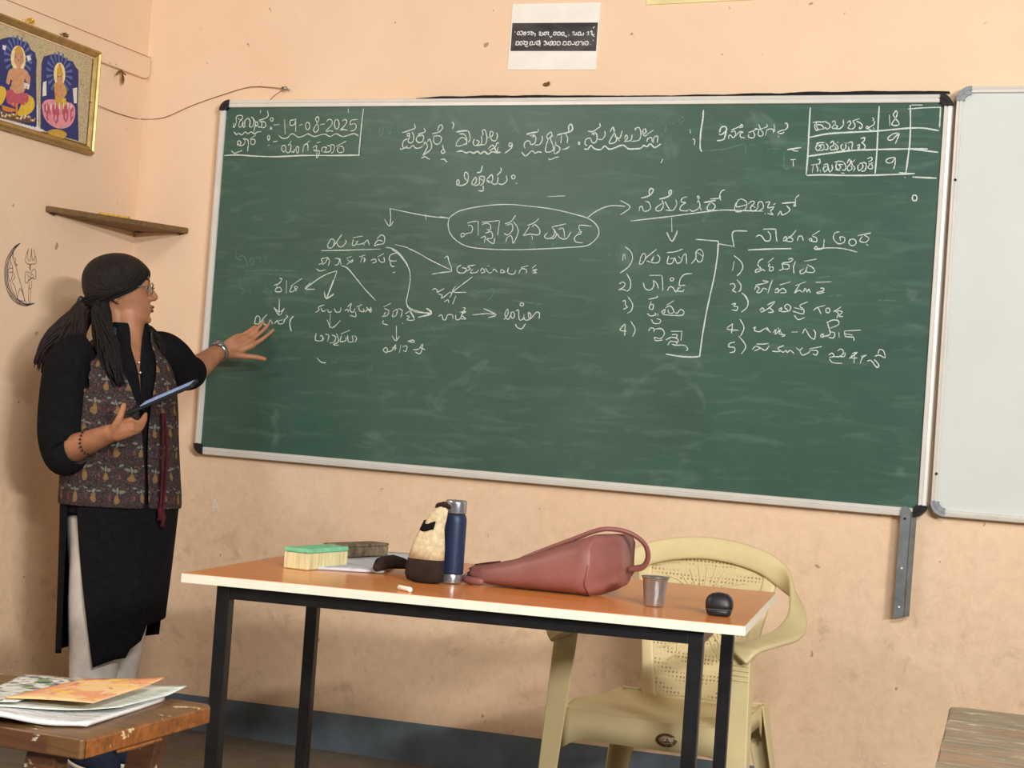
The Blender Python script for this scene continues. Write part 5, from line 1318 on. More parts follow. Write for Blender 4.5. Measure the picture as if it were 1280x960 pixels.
tp_ = [(1.6442, -1.6471, 0.751), (1.7913, -1.5798, 0.751), (1.6255, -1.0362, 0.751), (1.4957, -1.1697, 0.751)]
tp_ = [(p[0], p[1], TZ) for p in tp_]
sheet('newspaper', 'folded newspaper lying on the table between the duster and the fleece pouch', 'newspaper', tp_, 'newsprint_table', .005, lambda s, t: .0025*math.sin(2.5*s+1)*t+.001*s*(1-t)+.0005)
# rolled dark cloth lying on the newspaper's right end
c0, c1 = Vector((1.8768, -1.7757, 0.772)), Vector((1.8813, -1.6343, 0.768))
cb = thing('dark_cloth_pouch', 'small dark folded cloth pouch lying at the right end of the newspaper', 'pouch', (c0.x, c0.y, TZ))
pth = [(1.7901, -1.6086, 0.77), (1.7808, -1.5616, 0.772), (1.7798, -1.5101, 0.772), (1.7966, -1.4903, 0.769), (1.8127, -1.4857, 0.764)]
b = MB(); P = crom(pth, 4)
rr = [lerp([(0, .009), (.2, .015), (.5, .016), (.8, .012), (1, .007)], k/(len(P)-1)) for k in range(len(P))]
b.tube([(p.x, p.y, TZ+.0065+r) for p, r in zip(P, rr)], rr, 14, flat=1.0); b.build('cloth', 'dark_brown_cloth', cb)
b = MB(); b.tube([(p.x-.002, p.y-.012, TZ+.0065+r*1.55) for p, r in zip(P, rr)][2:-3], .0035, 8); b.build('fold_edge', 'black_cloth', cb)
# chalk stick
k0, k1 = Vector((1.9622, -1.8565, 0.755)), Vector((1.9967, -1.8772, 0.755)); d = (k1-k0).normalized()
b = MB(); b.tube([k0, k1], .0052, 14, round_caps=False); b.bm.transform(Matrix.Translation((0, 0, TZ+.0053-k0.z)))
tag(b.build('chalk_stick', 'paper_white', mods=[BEV(.0008)]), 'short white chalk stick near the front edge of the table', 'chalk')
# bottle
bp = Vector((1.9715, -1.6158, 0.75))
bo = thing('water_bottle', 'navy steel water bottle with a shiny lid standing on the table', 'bottle', (bp.x, bp.y, TZ)); B_ = (bp.x, bp.y, TZ)
b = MB(); b.lathe([(.0, .001), (.0225, .001), (.0235, .003), (.0235, .020), (.0228, .021)], 32, B_); b.build('steel_base', 'steel', bo)
b = MB(); b.lathe([(.0, .021), (.0245, .021), (.0250, .024), (.0250, .132), (.0243, .140), (.0222, .146), (.0205, .149), (.0, .149)], 32, B_); b.build('body', 'navy_metal', bo)
b = MB(); b.lathe([(.0, .150), (.0228, .150), (.0232, .152), (.0232, .172), (.0226, .176), (.0205, .178), (.0, .178)], 32, B_); b.build('lid', 'steel', bo)
# fleece pouch leaning on the bottle
pp = thing('fleece_pouch', 'cream fleece drawstring pouch with dark brown base leaning against the bottle', 'pouch', (1.9498, -1.6785, 0.75))
def blob_rings(table, n=28):
    out = []
    for c, rx, ry, f in table:
        r = []
        for k in range(n):
            a = 2*math.pi*k/n; m = 1+f*1.5*math.cos(3*a+1.57)+f*.5*math.cos(5*a+.4)
            r.append((c[0]+rx*m*math.cos(a), c[1]+ry*m*math.sin(a), c[2]))
        out.append(r)
    return out
pc = Vector((1.9354, -1.6464, 0.75)); pl = lambda u: pc.x+(u-537)*.00172
prof = [(0, 535, .030, .024, .02), (.004, 534.5, .040, .030, .03), (.016, 534, .0425, .033, .04), (.034, 534.5, .0415, .032, .05), (.050, 535.5, .039, .030, .05),
        (.078, 537.5, .0350, .026, .06), (.100, 539.0, .0300, .022, .06), (.114, 540.5, .0255, .019, .05), (.124, 542.5, .0230, .017, .03), (.137, 545, .0205, .0155, .04), (.150, 547, .018, .0145, .05), (.162, 549, .0145, .012, .04), (.168, 550.5, .008, .007, .0)]
tab = [((pl(u), pc.y-.012-z*.12+.024*(z/.17)**2, TZ+.0008+z), rx, ry, f) for z, u, rx, ry, f in prof]
rg = blob_rings(tab)
b = MB(); b.loft(rg[:5], True, True); b.build('base', 'dark_brown_cloth', pp)
b = MB(); b.loft(rg[4:], True, True); b.build('body', 'beige_fleece', pp)
b = MB(); sr_ = []
for (c, rx, ry, f), dz in ((tab[7], -.003), (tab[8], .004)):
    r_ = []
    for k in range(15):
        a = math.radians(150+k*10); m = 1+f*1.5*math.cos(3*a+1.57)+f*.5*math.cos(5*a+.4)
        r_.append((c[0]+rx*m*1.03*math.cos(a), c[1]+ry*m*1.05*math.sin(a), c[2]+dz+.0035*math.sin(k*.55)))
    sr_.append(r_)
b.loft(sr_, False); b.build('strap', 'black_cloth', pp, mods=[SOL(.0025)])
b = MB(); c_ = tab[11][0]; b.tube(crom([(c_[0]-.014, c_[1]-.006, c_[2]-.008), (c_[0]-.004, c_[1]-.009, c_[2]+.004), (c_[0]+.010, c_[1]-.008, c_[2]+.006), (c_[0]+.018, c_[1]-.006, c_[2]+.002)], 4), [.003]*3+[.006]*4+[.008]*3+[.006]*3, 12, flat=.8); b.build('top_flap', 'dark_brown_cloth', pp)

# handbag lying on its side
hb = thing('handbag', 'mauve leather handbag lying on its side on the table', 'bag', (2.1746, -1.538, 0.75))
hy = -1.5876
def hx(u): return 2.0102+(u-592)*.00184
HB = [(588, .022, .020, .018, 0.00), (594, .024, .030, .030, 0.00), (612, .028, .034, .050, .000), (640, .040, .046, .062, .002), (668, .052, .060, .068, .004), (700, .072, .082, .070, .006), (722, .088, .098, .070, .008), (737, .100, .108, .066, .010)]
rings = []; n = 36
def sring(cx, cy, z0, z1, ry, sk=0.0, ex=2.6):
    r = []
    for k in range(n):
        a = 2*math.pi*k/n; ca, sa = math.cos(a), math.sin(a)
        yy = ry*math.copysign(abs(ca)**(2/ex), ca); zz = (z1-z0)/2*math.copysign(abs(sa)**(2/ex), sa)+(z0+z1)/2
        r.append((cx+sk*yy+.0025*math.sin(7*a+cx*60), cy+yy*(1-.25*max(0, (zz-z0)/(z1-z0)-.3)), zz))
    return r
tops = {588: 706, 594: 704, 612: 706, 640: 700, 668: 690, 700: 679, 722: 672, 737: 670}
HBZ = {588: (.014, .034), 594: (.008, .041), 612: (.001, .046), 640: (0, .060), 668: (0, .079), 700: (0, .103), 722: (0, .119), 737: (.0, .129)}
for u, _, _, ry, _ in HB:
    z0, z1 = HBZ[u]; rings.append(sring(hx(u), hy+ry*.55+.0, TZ+z0+.0012, TZ+z1+.0012, ry, .05, 3.2))
base_ = [Vector(p) for p in rings[-1]]; cb_ = sum(base_, Vector())/n
for dx, dy, sc_, up_ in ((.005, .004, 1.0, .0005), (.022, .034, .95, .0045), (.038, .064, .86, .0105), (.0415, .070, .80, .014)):
    rings.append([(cb_.x+dx+(p.x-cb_.x)*sc_, cb_.y+dy+(p.y-cb_.y)*sc_, max(TZ+.001, cb_.z+up_+(p.z-cb_.z)*sc_)) for p in base_])
b = MB(); b.loft(rings, True, True); b.build('body', 'mauve_leather', hb)
b = MB()
seam = [(p[0]+.0015, p[1]-.0012, p[2]) for p in rings[7]]
b.tube([seam[k % n] for k in range(n//2, n+1)], .0016, 6); b.build('seam', 'mauve_leather', hb)
b = MB()
b.tube(crom([(hx(646), hy+.03, TZ+.063), (hx(675), hy+.03, TZ+.088), (hx(705), hy+.03, TZ+.113), (hx(735), hy+.035, TZ+.138), (hx(754), hy+.05, TZ+.142), (hx(772), hy+.065, TZ+.134), (hx(785), hy+.08, TZ+.114), (hx(788), hy+.09, TZ+.088), (hx(782), hy+.095, TZ+.066), (hx(766), hy+.10, TZ+.058)], 4), .0072, 10, flat=.7); b.build('handle', 'mauve_leather', hb)
b = MB()
b.tube(crom([(hx(592), hy+.02, TZ+.012), (hx(585), hy+.01, TZ+.010), (hx(583), hy-.005, TZ+.0105), (hx(594), hy-.02, TZ+.0095), (hx(606), hy-.02, TZ+.0095)], 3), .0085, 10); b.build('strap_end', 'mauve_leather', hb)
b = MB(); b.tube([(hx(590), hy+.018, TZ+.040), (hx(604), hy+.01, TZ+.046), (hx(622), hy+.012, TZ+.0525)], .0022, 8); b.build('zip_edge', 'maroon_cord', hb)
b = MB(); b.tube(crom([(hx(585), hy, TZ+.022), (hx(581), hy-.004, TZ+.014), (hx(580), hy-.006, TZ+.006)], 3), .0028, 8); b.build('zip_pull', 'steel', hb)
# steel cup
cp = Vector((2.4314, -1.6383, 0.75))
cu_ = thing('steel_cup', 'small shiny steel tumbler standing on the table near its right end', 'cup', (cp.x, cp.y, TZ))
b = MB(); b.lathe([(.0, .001), (.0195, .001), (.0205, .003), (.0225, .026), (.0250, .052), (.0275, .0585), (.0285, .0595), (.0280, .0605), (.0265, .0590), (.0240, .052), (.0215, .026), (.0195, .005), (.0, .004)], 40, (cp.x, cp.y, TZ)); b.build('body', 'steel', cu_)
b = MB(); b.lathe([(.0277, .0585), (.0292, .0592), (.0292, .0604), (.0277, .0608)], 40, (cp.x, cp.y, TZ)); b.build('rim', 'steel', cu_)
# black rounded case
mp_ = Vector((2.5822, -1.7014, 0.75))
ms = thing('black_case', 'small rounded black plastic case at the front right corner of the table', 'case', (mp_.x, mp_.y, TZ), trot+.05)
M = WM[ms] @ Matrix.Translation((0, .022, 0))
def dring(z, w, d, n=28, ex=3.0): return [M @ Vector((w*math.copysign(abs(math.cos(a))**(2/ex), math.cos(a)), d*math.copysign(abs(math.sin(a))**(2/ex), math.sin(a)), z)) for a in [2*math.pi*k/n for k in range(n)]]
b = MB(); b.loft([dring(.0006, .021, .018), dring(.003, .0235, .0205), dring(.0135, .0268, .0225)], True, True); b.build('base', 'black_plastic', ms)
b = MB(); b.loft([dring(.0142, .0270, .0222), dring(.022, .0278, .022), dring(.031, .0268, .0195), dring(.038, .0225, .016), dring(.043, .016, .012), dring(.0455, .006, .005)], True, True); b.build('lid', 'black_plastic', ms)
b = MB(); b.loft([dring(.0134, .0266, .0224), dring(.0143, .0266, .0224)], True, False); b.build('seam_line', 'grey_metal', ms)

# ------------------------------------------------------------------ plastic chair
chx = thing('plastic_chair', 'beige moulded plastic armchair behind the table', 'chair', (2.218, -0.665, 0.0), 0.005)
CM = WM[chx]
def cbuild(b, name, mat='chair_plastic', par=None, **k):
    b.bm.transform(CM); return b.build(name, mat, par or chx, **k)
def sweep(b, path, widths, thick, wv, sub=5):
    "flat band swept along path; wv gives the width direction at each control point"
    P = crom(path, sub); W_ = crom(wv, sub); n = len(P); ww = [lerp([(i/(len(widths)-1), q) for i, q in enumerate(widths)], k/(n-1)) for k in range(n)]
    rings = []
    for i in range(n):
        T = (P[min(i+1, n-1)]-P[max(i-1, 0)]).normalized(); X = W_[i]; X = (X-T*X.dot(T)).normalized(); Y = T.cross(X)
        r = []
        for k in range(16):
            a = 2*math.pi*k/16; ca, sa = math.cos(a), math.sin(a)
            r.append(P[i]+X*(ww[i]*math.copysign(abs(ca)**.6, ca))+Y*(thick*math.copysign(abs(sa)**.7, sa)))
        rings.append(r)
    b.loft(rings, True, True)
# seat: dished, rolled front lip
b = MB(); g = []
for i in range(17):
    t = i/16; y = -.235+.44*t; row = []
    for j in range(21):
        s = -1+2*j/20; hw = .222-.030*t
        z = .405-.020*t-.016*(1-s*s)*math.sin(math.pi*min(1, t*1.15+.05)) + (.010*abs(s)**4)
        if t < .12: z -= .030*((.12-t)/.12)**2
        row.append((s*hw, y+.012*(s*s) if t < .3 else y, z))
    g.append(row)
b.loft(g, False); cbuild(b, 'seat', mods=[SOL(.006, -1), SUB(1)])
# aprons with an arch
def apron(p0, p1, z0, z1, arch, nm):
    b = MB(); n = 20; up, dn = [], []
    for k in range(n+1):
        t = k/n; p = Vector(p0).lerp(Vector(p1), t); c = 4*t*(1-t)
        up.append((p.x, p.y-.010*c*(1 if nm == 'front' else 0), z1-.003*c)); dn.append((p.x, p.y-.006*c*(1 if nm == 'front' else 0), z0+arch*min(1, c*2.2)**.7*(1 if c > 0 else 0)))
    b.loft([up, dn], False); cbuild(b, 'apron', mods=[SOL(.006, 0)])
apron((-.222, -.232, 0), (.222, -.232, 0), .290, .395, .032, 'front')
apron((-.222, -.228, 0), (-.195, .195, 0), .300, .400, .05, 'side'); apron((.222, -.228, 0), (.195, .195, 0), .300, .400, .05, 'side')
apron((-.195, .198, 0), (.195, .198, 0), .310, .395, .045, 'back')
# legs: tapered, flaring angle-section
def cleg(sx, top, bot, w0, w1, dy):
    b = MB(); rings = []
    for k in range(9):
        t = k/8; c = Vector(top).lerp(Vector(bot), t); wd = w0+(w1-w0)*t; th = .006
        c.z = max(c.z, 0.0005)
        prof = [(0, 0), (-sx*wd, 0), (-sx*wd, dy*th), (-sx*th, dy*th), (-sx*th, dy*wd*.8), (0, dy*wd*.8)]
        rings.append([(c.x+a, c.y+q_, c.z) for a, q_ in prof])
    b.loft(rings, True, True); return cbuild(b, 'leg', smooth=False, mods=[BEV(.004, 2)])
for sx in (-1, 1):
    cleg(sx, (sx*.252, -.252, .590), (sx*.274, -.280, 0.001), .062, .040, 1)
    cleg(sx, (sx*.205, .215, .400), (sx*.262, .285, 0.001), .075, .040, -1)
    for z_ in (.555, .543, .531, .519):
        b = MB(); xx = sx*(.252+.022*(.590-z_)/.589); yy = -.252-.028*(.590-z_)/.589-.001
        b.tube([(xx-sx*.004, yy, z_), (xx-sx*.056, yy, z_)], .0025, 6); cbuild(b, 'ridge')
# rim and arms
rim = [(-.222, -.270, .580), (-.240, -.245, .596), (-.268, -.12, .604), (-.286, .02, .614), (-.284, .14, .646), (-.246, .225, .708), (-.158, .262, .770), (0, .272, .796), (.158, .262, .770), (.246, .225, .708), (.284, .14, .646), (.286, .02, .614), (.268, -.12, .604), (.240, -.245, .596), (.222, -.270, .580)]
wvv = [(1, 0, .05), (1, 0, .05), (1, .02, .1), (1, .1, .35), (.75, .1, .8), (.50, .12, .95), (.25, .2, 1), (0, .22, 1), (-.25, .2, 1), (-.50, .12, .95), (-.75, .1, .8), (-1, .1, .35), (-1, .02, .1), (-1, 0, .05), (-1, 0, .05)]
b = MB(); sweep(b, rim, [.034, .036, .033, .032, .031, .031, .031, .031, .031, .031, .031,   .032, .033, .036, .034], .009, wvv); cbuild(b, 'rim')
# back splat with frame, fan relief and perforated field
def sp(s, t):                       # s -1..1 across, t 0..1 upward
    z = .385+.395*t-.035*s*s*t*t; y = .192+.078*t-.020*(1-s*s)*0-.0; hw = .118+.060*t
    return Vector((s*hw, y+.012*(1-s*s), z))
b = MB(); b.loft([[sp(-1+2*j/16, -.01+.97*i/16) for j in range(17)] for i in range(17)], False); cbuild(b, 'back_splat', 'chair_plastic_perforated', mods=[SOL(.006, 0)])
for s in (-1, 1):
    b = MB(); sweep(b, [sp(s*1.02, t) for t in (-.02, .2, .4, .6, .8, .97)], [.020, .018, .017, .017, .018, .022], .007, [(1, 0, 0)]*6); cbuild(b, 'splat_frame')
b = MB()
def fan(s0, t0, a0, a1, n, r0, r1, curl):
    for k in range(n):
        a = a0+(a1-a0)*k/(n-1); pts_ = []
        for q_ in range(5):
            u = q_/4; rr = r0+(r1-r0)*u; aa = a+curl*u
            s = s0+rr*math.sin(aa)*2.1; t = t0+rr*math.cos(aa)
            if abs(s) < .9 and .07 < t < .95: pts_.append(sp(s, t)+Vector((0, -.0035, 0)))
        if len(pts_) > 2: b.tube(pts_, [.004*(1-.4*i/len(pts_)) for i in range(len(pts_))], 6)
for sg_ in (-1, 1):
    fan(sg_*.1, .60, sg_*.3, sg_*2.2, 8, .05, .36, sg_*.5)
    fan(sg_*.1, .58, sg_*1.6, sg_*3.0, 6, .05, .40, sg_*-.5)
fan(0, .62, -.7, .7, 7, .06, .30, 0)
cbuild(b, 'fan_relief')
# oval badge on the front apron
b = MB(); bx, bz = .055, .350; yb = -.2465
oval = lambda r, y: [(bx+.022*r*math.cos(a), y, bz+.0135*r*math.sin(a)) for a in [2*math.pi*k/28 for k in range(28)]]
b.loft([oval(1.0, yb+.006), oval(1.0, yb), oval(.84, yb-.001)], True, False); b.loft([oval(1.22, yb+.004), oval(1.22, yb+.002), oval(1.0, yb+.001)], True, False); o = cbuild(b, 'badge_rim', 'brown_painted_wood')
b = MB(); b.loft([oval(.84, yb-.0012), oval(.3, yb-.0022)], True, True); b2 = cbuild(b, 'badge', 'print_cream', o)
b = MB(); b.tube([(bx-.012, yb-.003, bz-.003), (bx-.002, yb-.003, bz-.004), (bx+.012, yb-.003, bz-.003)], .0012, 6); b.tube([(bx+.001, yb-.003, bz-.002), (bx+.004, yb-.003, bz+.006), (bx+.008, yb-.003, bz-.002)], .0011, 6); b.tube([(bx-.009, yb-.003, bz+.001), (bx-.004, yb-.003, bz+.004)], .001, 6); cbuild(b, 'badge_mark', 'black_plastic', o)

# ------------------------------------------------------------------ low wooden desk at the left, papers on it
DZ = .60
dk = thing('wooden_desk', 'worn brown wooden desk with chipped paint in the lower left corner', 'desk', (1.35, -2.70, 0))
dc = (1.9533, -2.8879, 0.6); df = (1.9387, -2.5042, 0.6); dth = .030
x1a, x1b, yf, yb_ = dc[0], df[0], dc[1], df[1]; x0 = .62
b = MB(); poly = [(x0, yf-.0), (x1a-.004, yf), (x1a, yf+.004), (x1b, yb_-.010), (x1b-.012, yb_), (x0, yb_+.0)]
b.prism(poly, lambda p: (p[0], p[1], DZ), lambda p: (p[0], p[1], DZ-dth)); b.build('desk_top', 'worn_dark_wood', dk, smooth=False, mods=[BEV(.004, 3)])
b = MB(); b.prism([(x1a-.002, yf+.010), (x1a+.003, yf+.006), (x1b+.003, yb_-.014), (x1b-.002, yb_-.010)], lambda p: (p[0], p[1], DZ-.0025), lambda p: (p[0], p[1], DZ-dth+.001)); b.build('end_edge', 'varnished_worn_wood', dk, smooth=False, mods=[BEV(.002)])
b = MB(); b.box(((x0+x1a)/2-.03, yf-.0015, DZ-dth*.5), (x1a-x0-.06, .003, dth*.86)); b.build('front_edge', 'brown_painted_wood', dk)
b = MB(); b.box(((x0+x1a)/2-.12, yf+.035, DZ-dth-.030), (x1a-x0-.30, .022, .060), None, .002); b.build('apron', 'brown_painted_wood', dk)
b = MB(); b.box(((x0+x1a)/2-.12, yb_-.035, DZ-dth-.030), (x1a-x0-.30, .022, .060), None, .002); b.build('apron', 'brown_painted_wood', dk)
for lx, ly, sl in ((x1a-.085, yf+.040, .10), (x1b-.085, yb_-.045, .10), (x0+.10, yf+.040, -.10), (x0+.10, yb_-.045, -.10)):
    b = MB(); hh = DZ-dth-.0005
    b.loft([[(lx-sl*1.0+a, ly+q_, .0005) for a, q_ in ((-.022, -.016), (.022, -.016), (.022, .016), (-.022, .016))], [(lx+a, ly+q_, hh) for a, q_ in ((-.026, -.018), (.026, -.018), (.026, .018), (-.026, .018))]], True, True)
    b.build('leg', 'brown_painted_wood', dk, smooth=False, mods=[BEV(.002)])
# rolled edge splinter under the end
b = MB(); b.tube([(x1a-.005, yf+.10, DZ-dth-.003), (x1a-.012, yf+.16, DZ-dth-.005), (x1a-.008, yf+.22, DZ-dth-.003)], [.003, .005, .003], 8); b.build('splinter', 'varnished_worn_wood', dk)
# papers
P0 = DZ+.0006
NQ = [(1.7512, -2.9263, 0.604), (1.9074, -2.8143, 0.604), (1.8662, -2.5393, 0.604), (1.58, -2.5139, 0.604)]
NQ = [(p[0], p[1], P0) for p in NQ]
def wavef(s, t): return .0008+.013*max(0, 1-t*1.6)*(.55+.45*math.sin(6.0*s+.4))*(.35+.65*min(1, (1-s)*3))+.002*math.sin(4*s)*(1-t)
sheet('newspaper', 'folded grey newsprint at the bottom of the paper pile on the wooden desk', 'newspaper', NQ, 'newsprint_grey', .006, wavef, 18)
W2 = [(1.7296, -2.9012, 0.612), (1.9003, -2.7183, 0.612), (1.8667, -2.4729, 0.612), (1.6663, -2.5056, 0.612)]
sheet('paper_sheet', 'large white paper sheet under the magazine with its corner curling up to the right', 'paper', [(p[0], p[1], P0+.0100) for p in W2], 'page_pale_green', .0006,
      lambda s, t: .0085*max(0, 1-t*1.5)*(.6+.4*math.sin(6.0*s+.4))+.0055*max(0, s*t-.72)/.28+.0020, 16)
G2 = [(1.7295, -2.9018, 0.618), (1.7874, -2.8269, 0.618), (1.7203, -2.5723, 0.618), (1.6226, -2.593, 0.618)]
sheet('printed_page', 'printed page with dark and green pictures at the left of the paper pile', 'page', [(p[0], p[1], P0+.0190) for p in G2], 'magazine_green', .0006, lambda s, t: .004*(1-t)*s+.0020+.002*math.sin(3*s), 12)
M2 = [(1.7641, -2.8241, 0.622), (1.8823, -2.7652, 0.622), (1.8379, -2.4958, 0.622), (1.7427, -2.595, 0.622)]
sheet('magazine', 'orange and yellow printed magazine on top of the paper pile', 'magazine', [(p[0], p[1], P0+.0245) for p in M2], 'magazine_orange', .0022, lambda s, t: .0015+.003*math.sin(2.2*s+.5)*(1-t*.6)+.004*max(0, s*t-.7)/.3, 14)
# ------------------------------------------------------------------ grey weathered desk, lower right corner
RZ_ = .72; rdq = [(3.1039, -2.3132, 0.72), (3.1502, -2.8541, 0.72)]
rk = thing('wooden_bench', 'grey weathered wooden desk top in the lower right corner', 'desk', (3.7, -2.65, 0))
ax0, ay0 = rdq[0][0], rdq[0][1]; ax1, ay1 = rdq[1][0], ay0-.66
exx = rdq[0][0]+(rdq[1][0]-rdq[0][0])*(.66/(rdq[0][1]-rdq[1][1]))
for k in range(4):
    ya, yb2 = ay0-.165*k, ay0-.165*(k+1)+.0012
    xa, xb = ax0+(exx-ax0)*k/4, ax0+(exx-ax0)*(k+1)/4
    b = MB()
    pl_ = [(xa+(.014 if k == 0 else 0), ya), (xa, ya-(.014 if k == 0 else 0)), (xb, yb2), (4.35, yb2), (4.35, ya)]
    b.prism(pl_, lambda p: (p[0], p[1], RZ_), lambda p: (p[0], p[1], RZ_-.032)); b.build('plank', 'grey_weathered_wood', rk, smooth=False, mods=[BEV(.004, 3)])
for lx, ly in ((ax0+.12, ay0-.06), (4.25, ay0-.06), (exx+.12, ay0-.60), (4.25, ay0-.60)):
    b = MB(); b.box((lx, ly, (RZ_-.033)/2), (.055, .055, RZ_-.034), None, .003); b.build('leg', 'grey_weathered_wood', rk)
b = MB(); b.box(((ax0+4.37)/2, ay0-.06, RZ_-.033-.035), (4.25-ax0-.12-.055, .022, .068), None, .002); b.build('apron', 'grey_weathered_wood', rk)
b = MB(); b.box(((ax0+4.37)/2, ay0-.60, RZ_-.033-.035), (4.25-ax0-.12-.06, .022, .068), None, .002); b.build('apron', 'grey_weathered_wood', rk)

# ------------------------------------------------------------------ the person
PR = thing('person', 'woman in a black tunic and printed waistcoat pointing at the green board', 'person', (.42, -.65, 0), 0.37347)
PM = WM[PR]
def pb(b, name, mat, par=None, **k):
    b.bm.transform(PM); return b.build(name, mat, par or PR, **k)
YAW = math.radians(-45); FD = Vector((math.cos(YAW), math.sin(YAW), 0)); RD = Vector((math.sin(YAW), -math.cos(YAW), 0))   # chest direction, her right
HY = math.radians(9)
HO = Vector((0.0013, -0.0, 1.3197))                       # chin level, on the head's axis
HT = Matrix.Translation(HO) @ Matrix.Rotation(HY, 4, 'Z') @ Matrix.Rotation(math.radians(-3), 4, 'Y') @ Matrix.Scale(.98, 4)
def H(x, y, z): return HT @ Vector((x, y, z))
# joints
RS, RE, RW = Vector((-0.1001, -0.11, 1.1982)), Vector((-0.1253, -0.13, 0.9177)), Vector((0.0574, -0.25, 0.9947))
LS, LE, LW = Vector((0.1011, 0.1, 1.2451)), Vector((0.1543, 0.26, 1.1743)), Vector((0.2379, 0.41, 1.2759))
b = MB()
# trunk, neck
SP = [(.70, .042, 0, .150, .100), (.78, .040, 0, .162, .108), (.90, .030, 0, .142, .098), (1.02, .018, 0, .148, .105), (1.12, .012, 0, .150, .105), (1.20, .008, 0, .140, .085), (1.245, .010, 0, .105, .066), (1.275, .016, 0, .060, .055), (1.30, .022, 0, .050, .051), (1.345, .020, .0, .048, .050), (1.385, .010, 0, .045, .050)]
def ringat(z, cx, cy, wd, dp_, n=28, a0=0.0, a1=2*math.pi, closed=True):
    out = []
    for k in range(n if closed else n+1):
        a = a0+(a1-a0)*k/n
        p = Vector((cx, cy, z))+FD*(dp_*math.cos(a))+RD*(wd*math.sin(a)); out.append(p)
    return out
b.loft([ringat(*q) for q in SP], True, True)
# legs and feet
HIPR, HIPL = Vector((-.006, -.064, .74)), Vector((.060, .060, .74))
KNR, KNL = Vector((-.002, -.055, .42)), Vector((.045, .065, .42))
ANR, ANL = Vector((-.004, -.050, .075)), Vector((.020, .075, .075))
for a, k_, c in ((HIPR, KNR, ANR), (HIPL, KNL, ANL)):
    b.tube([a, a.lerp(k_, .5), k_, k_.lerp(c, .35), c.lerp(k_, .15), c], [.075, .066, .050, .050, .036, .034], 16)
    b.tube([c+Vector((-.02, .02, -.048)), c+FD*.03+Vector((0, 0, -.042)), c+FD*.10+Vector((0, 0, -.052)), c+FD*.16+Vector((0, 0, -.058))], [.030, .034, .030, .018], 12)
# arms
b.tube([RS, RS.lerp(RE, .5), RE, RE.lerp(RW, .30), RE.lerp(RW, .75), RW], [.058, .050, .043, .042, .031, .0265], 16)
b.tube([LS, LS.lerp(LE, .5), LE, LE.lerp(LW, .30), LE.lerp(LW, .75), LW], [.058, .050, .043, .042, .031, .0255], 16)
# left hand: back of the hand to us, fingers spread on the board
hk = [Vector(p) for p in [(0.2841, 0.442, 1.324), (0.3082, 0.44, 1.3216), (0.3252, 0.436, 1.3134), (0.3351, 0.43, 1.2993)]]      # pinky .. index knuckles
hw_ = [Vector(p) for p in [(0.2533, 0.42, 1.2931), (0.2594, 0.419, 1.283), (0.2631, 0.417, 1.2727), (0.2642, 0.415, 1.2622)]]
for a, c in zip(hw_, hk): b.tube([LW.lerp(a, .6), a, a.lerp(c, .5), c], [.018, .0165, .0150, .0115], 12)
FG = [[(0.2841, 0.442, 1.324), (0.307, 0.456, 1.3395), (0.3209, 0.462, 1.3527), (0.3331, 0.464, 1.3629)], [(0.3082, 0.44, 1.3216), (0.3317, 0.456, 1.3439), (0.3467, 0.462, 1.3611), (0.3598, 0.463, 1.3779)], [(0.3252, 0.436, 1.3134), (0.3461, 0.453, 1.3342), (0.3647, 0.46, 1.3543), (0.3788, 0.462, 1.3739)], [(0.3351, 0.43, 1.2993), (0.3601, 0.446, 1.319), (0.3786, 0.455, 1.3365), (0.3949, 0.46, 1.3551)]]
for fg, r_ in zip(FG, (.0058, .0066, .0069, .0069)): b.tube(crom(fg, 2), [r_*1.2, r_*1.12, r_*1.08, r_, r_*.98, r_*.92, r_*.80], 10)
b.tube(crom([(0.2592, 0.412, 1.267), (0.2921, 0.405, 1.2612), (0.3236, 0.405, 1.2595), (0.3513, 0.412, 1.2591), (0.3792, 0.42, 1.2548)], 2), [.015, .0145, .0135, .0115, .0100, .0092, .0092, .0085, .0075], 10)
# right hand: palm up under the tablet, thumb over its near edge
pk = [Vector(p) for p in [(0.1101, -0.262, 1.0328), (0.1175, -0.276, 1.0219), (0.1208, -0.282, 1.0107), (0.1169, -0.276, 1.0001)]]                 # index .. pinky knuckles
pw = [Vector(p) for p in [(0.0732, -0.255, 1.0142), (0.0755, -0.262, 1.0052), (0.0762, -0.262, 0.996), (0.0737, -0.258, 0.9867)]]
for a, c in zip(pw, pk): b.tube([RW.lerp(a, .6), a, a.lerp(c, .5), c], [.018, .0165, .0150, .0112], 12)
FR = [[(0.1101, -0.262, 1.0328), (0.1276, -0.246, 1.0272), (0.1366, -0.228, 1.0382), (0.1418, -0.215, 1.0548)], [(0.1175, -0.276, 1.0219), (0.1333, -0.258, 1.0172), (0.1403, -0.236, 1.0281), (0.1438, -0.22, 1.0422)], [(0.1208, -0.282, 1.0107), (0.1348, -0.262, 1.0093), (0.1396, -0.24, 1.0188), (0.141, -0.224, 1.0304)], [(0.1169, -0.276, 1.0001), (0.1277, -0.258, 1.0008), (0.1323, -0.24, 1.0091), (0.1341, -0.226, 1.0196)]]
for fg, r_ in zip(FR, (.0082, .0083, .0080, .0070)): b.tube(crom(fg, 2), [r_*1.15, r_*1.1, r_*1.05, r_, r_*.96, r_*.9, r_*.8], 10)
b.tube(crom([(0.0673, -0.266, 1.0046), (0.0774, -0.276, 1.0236), (0.0847, -0.28, 1.0447), (0.0882, -0.276, 1.0621), (0.0898, -0.268, 1.0772)], 2), [.0155, .015, .0135, .0115, .0100, .0094, .0094, .0088, .0076], 10)
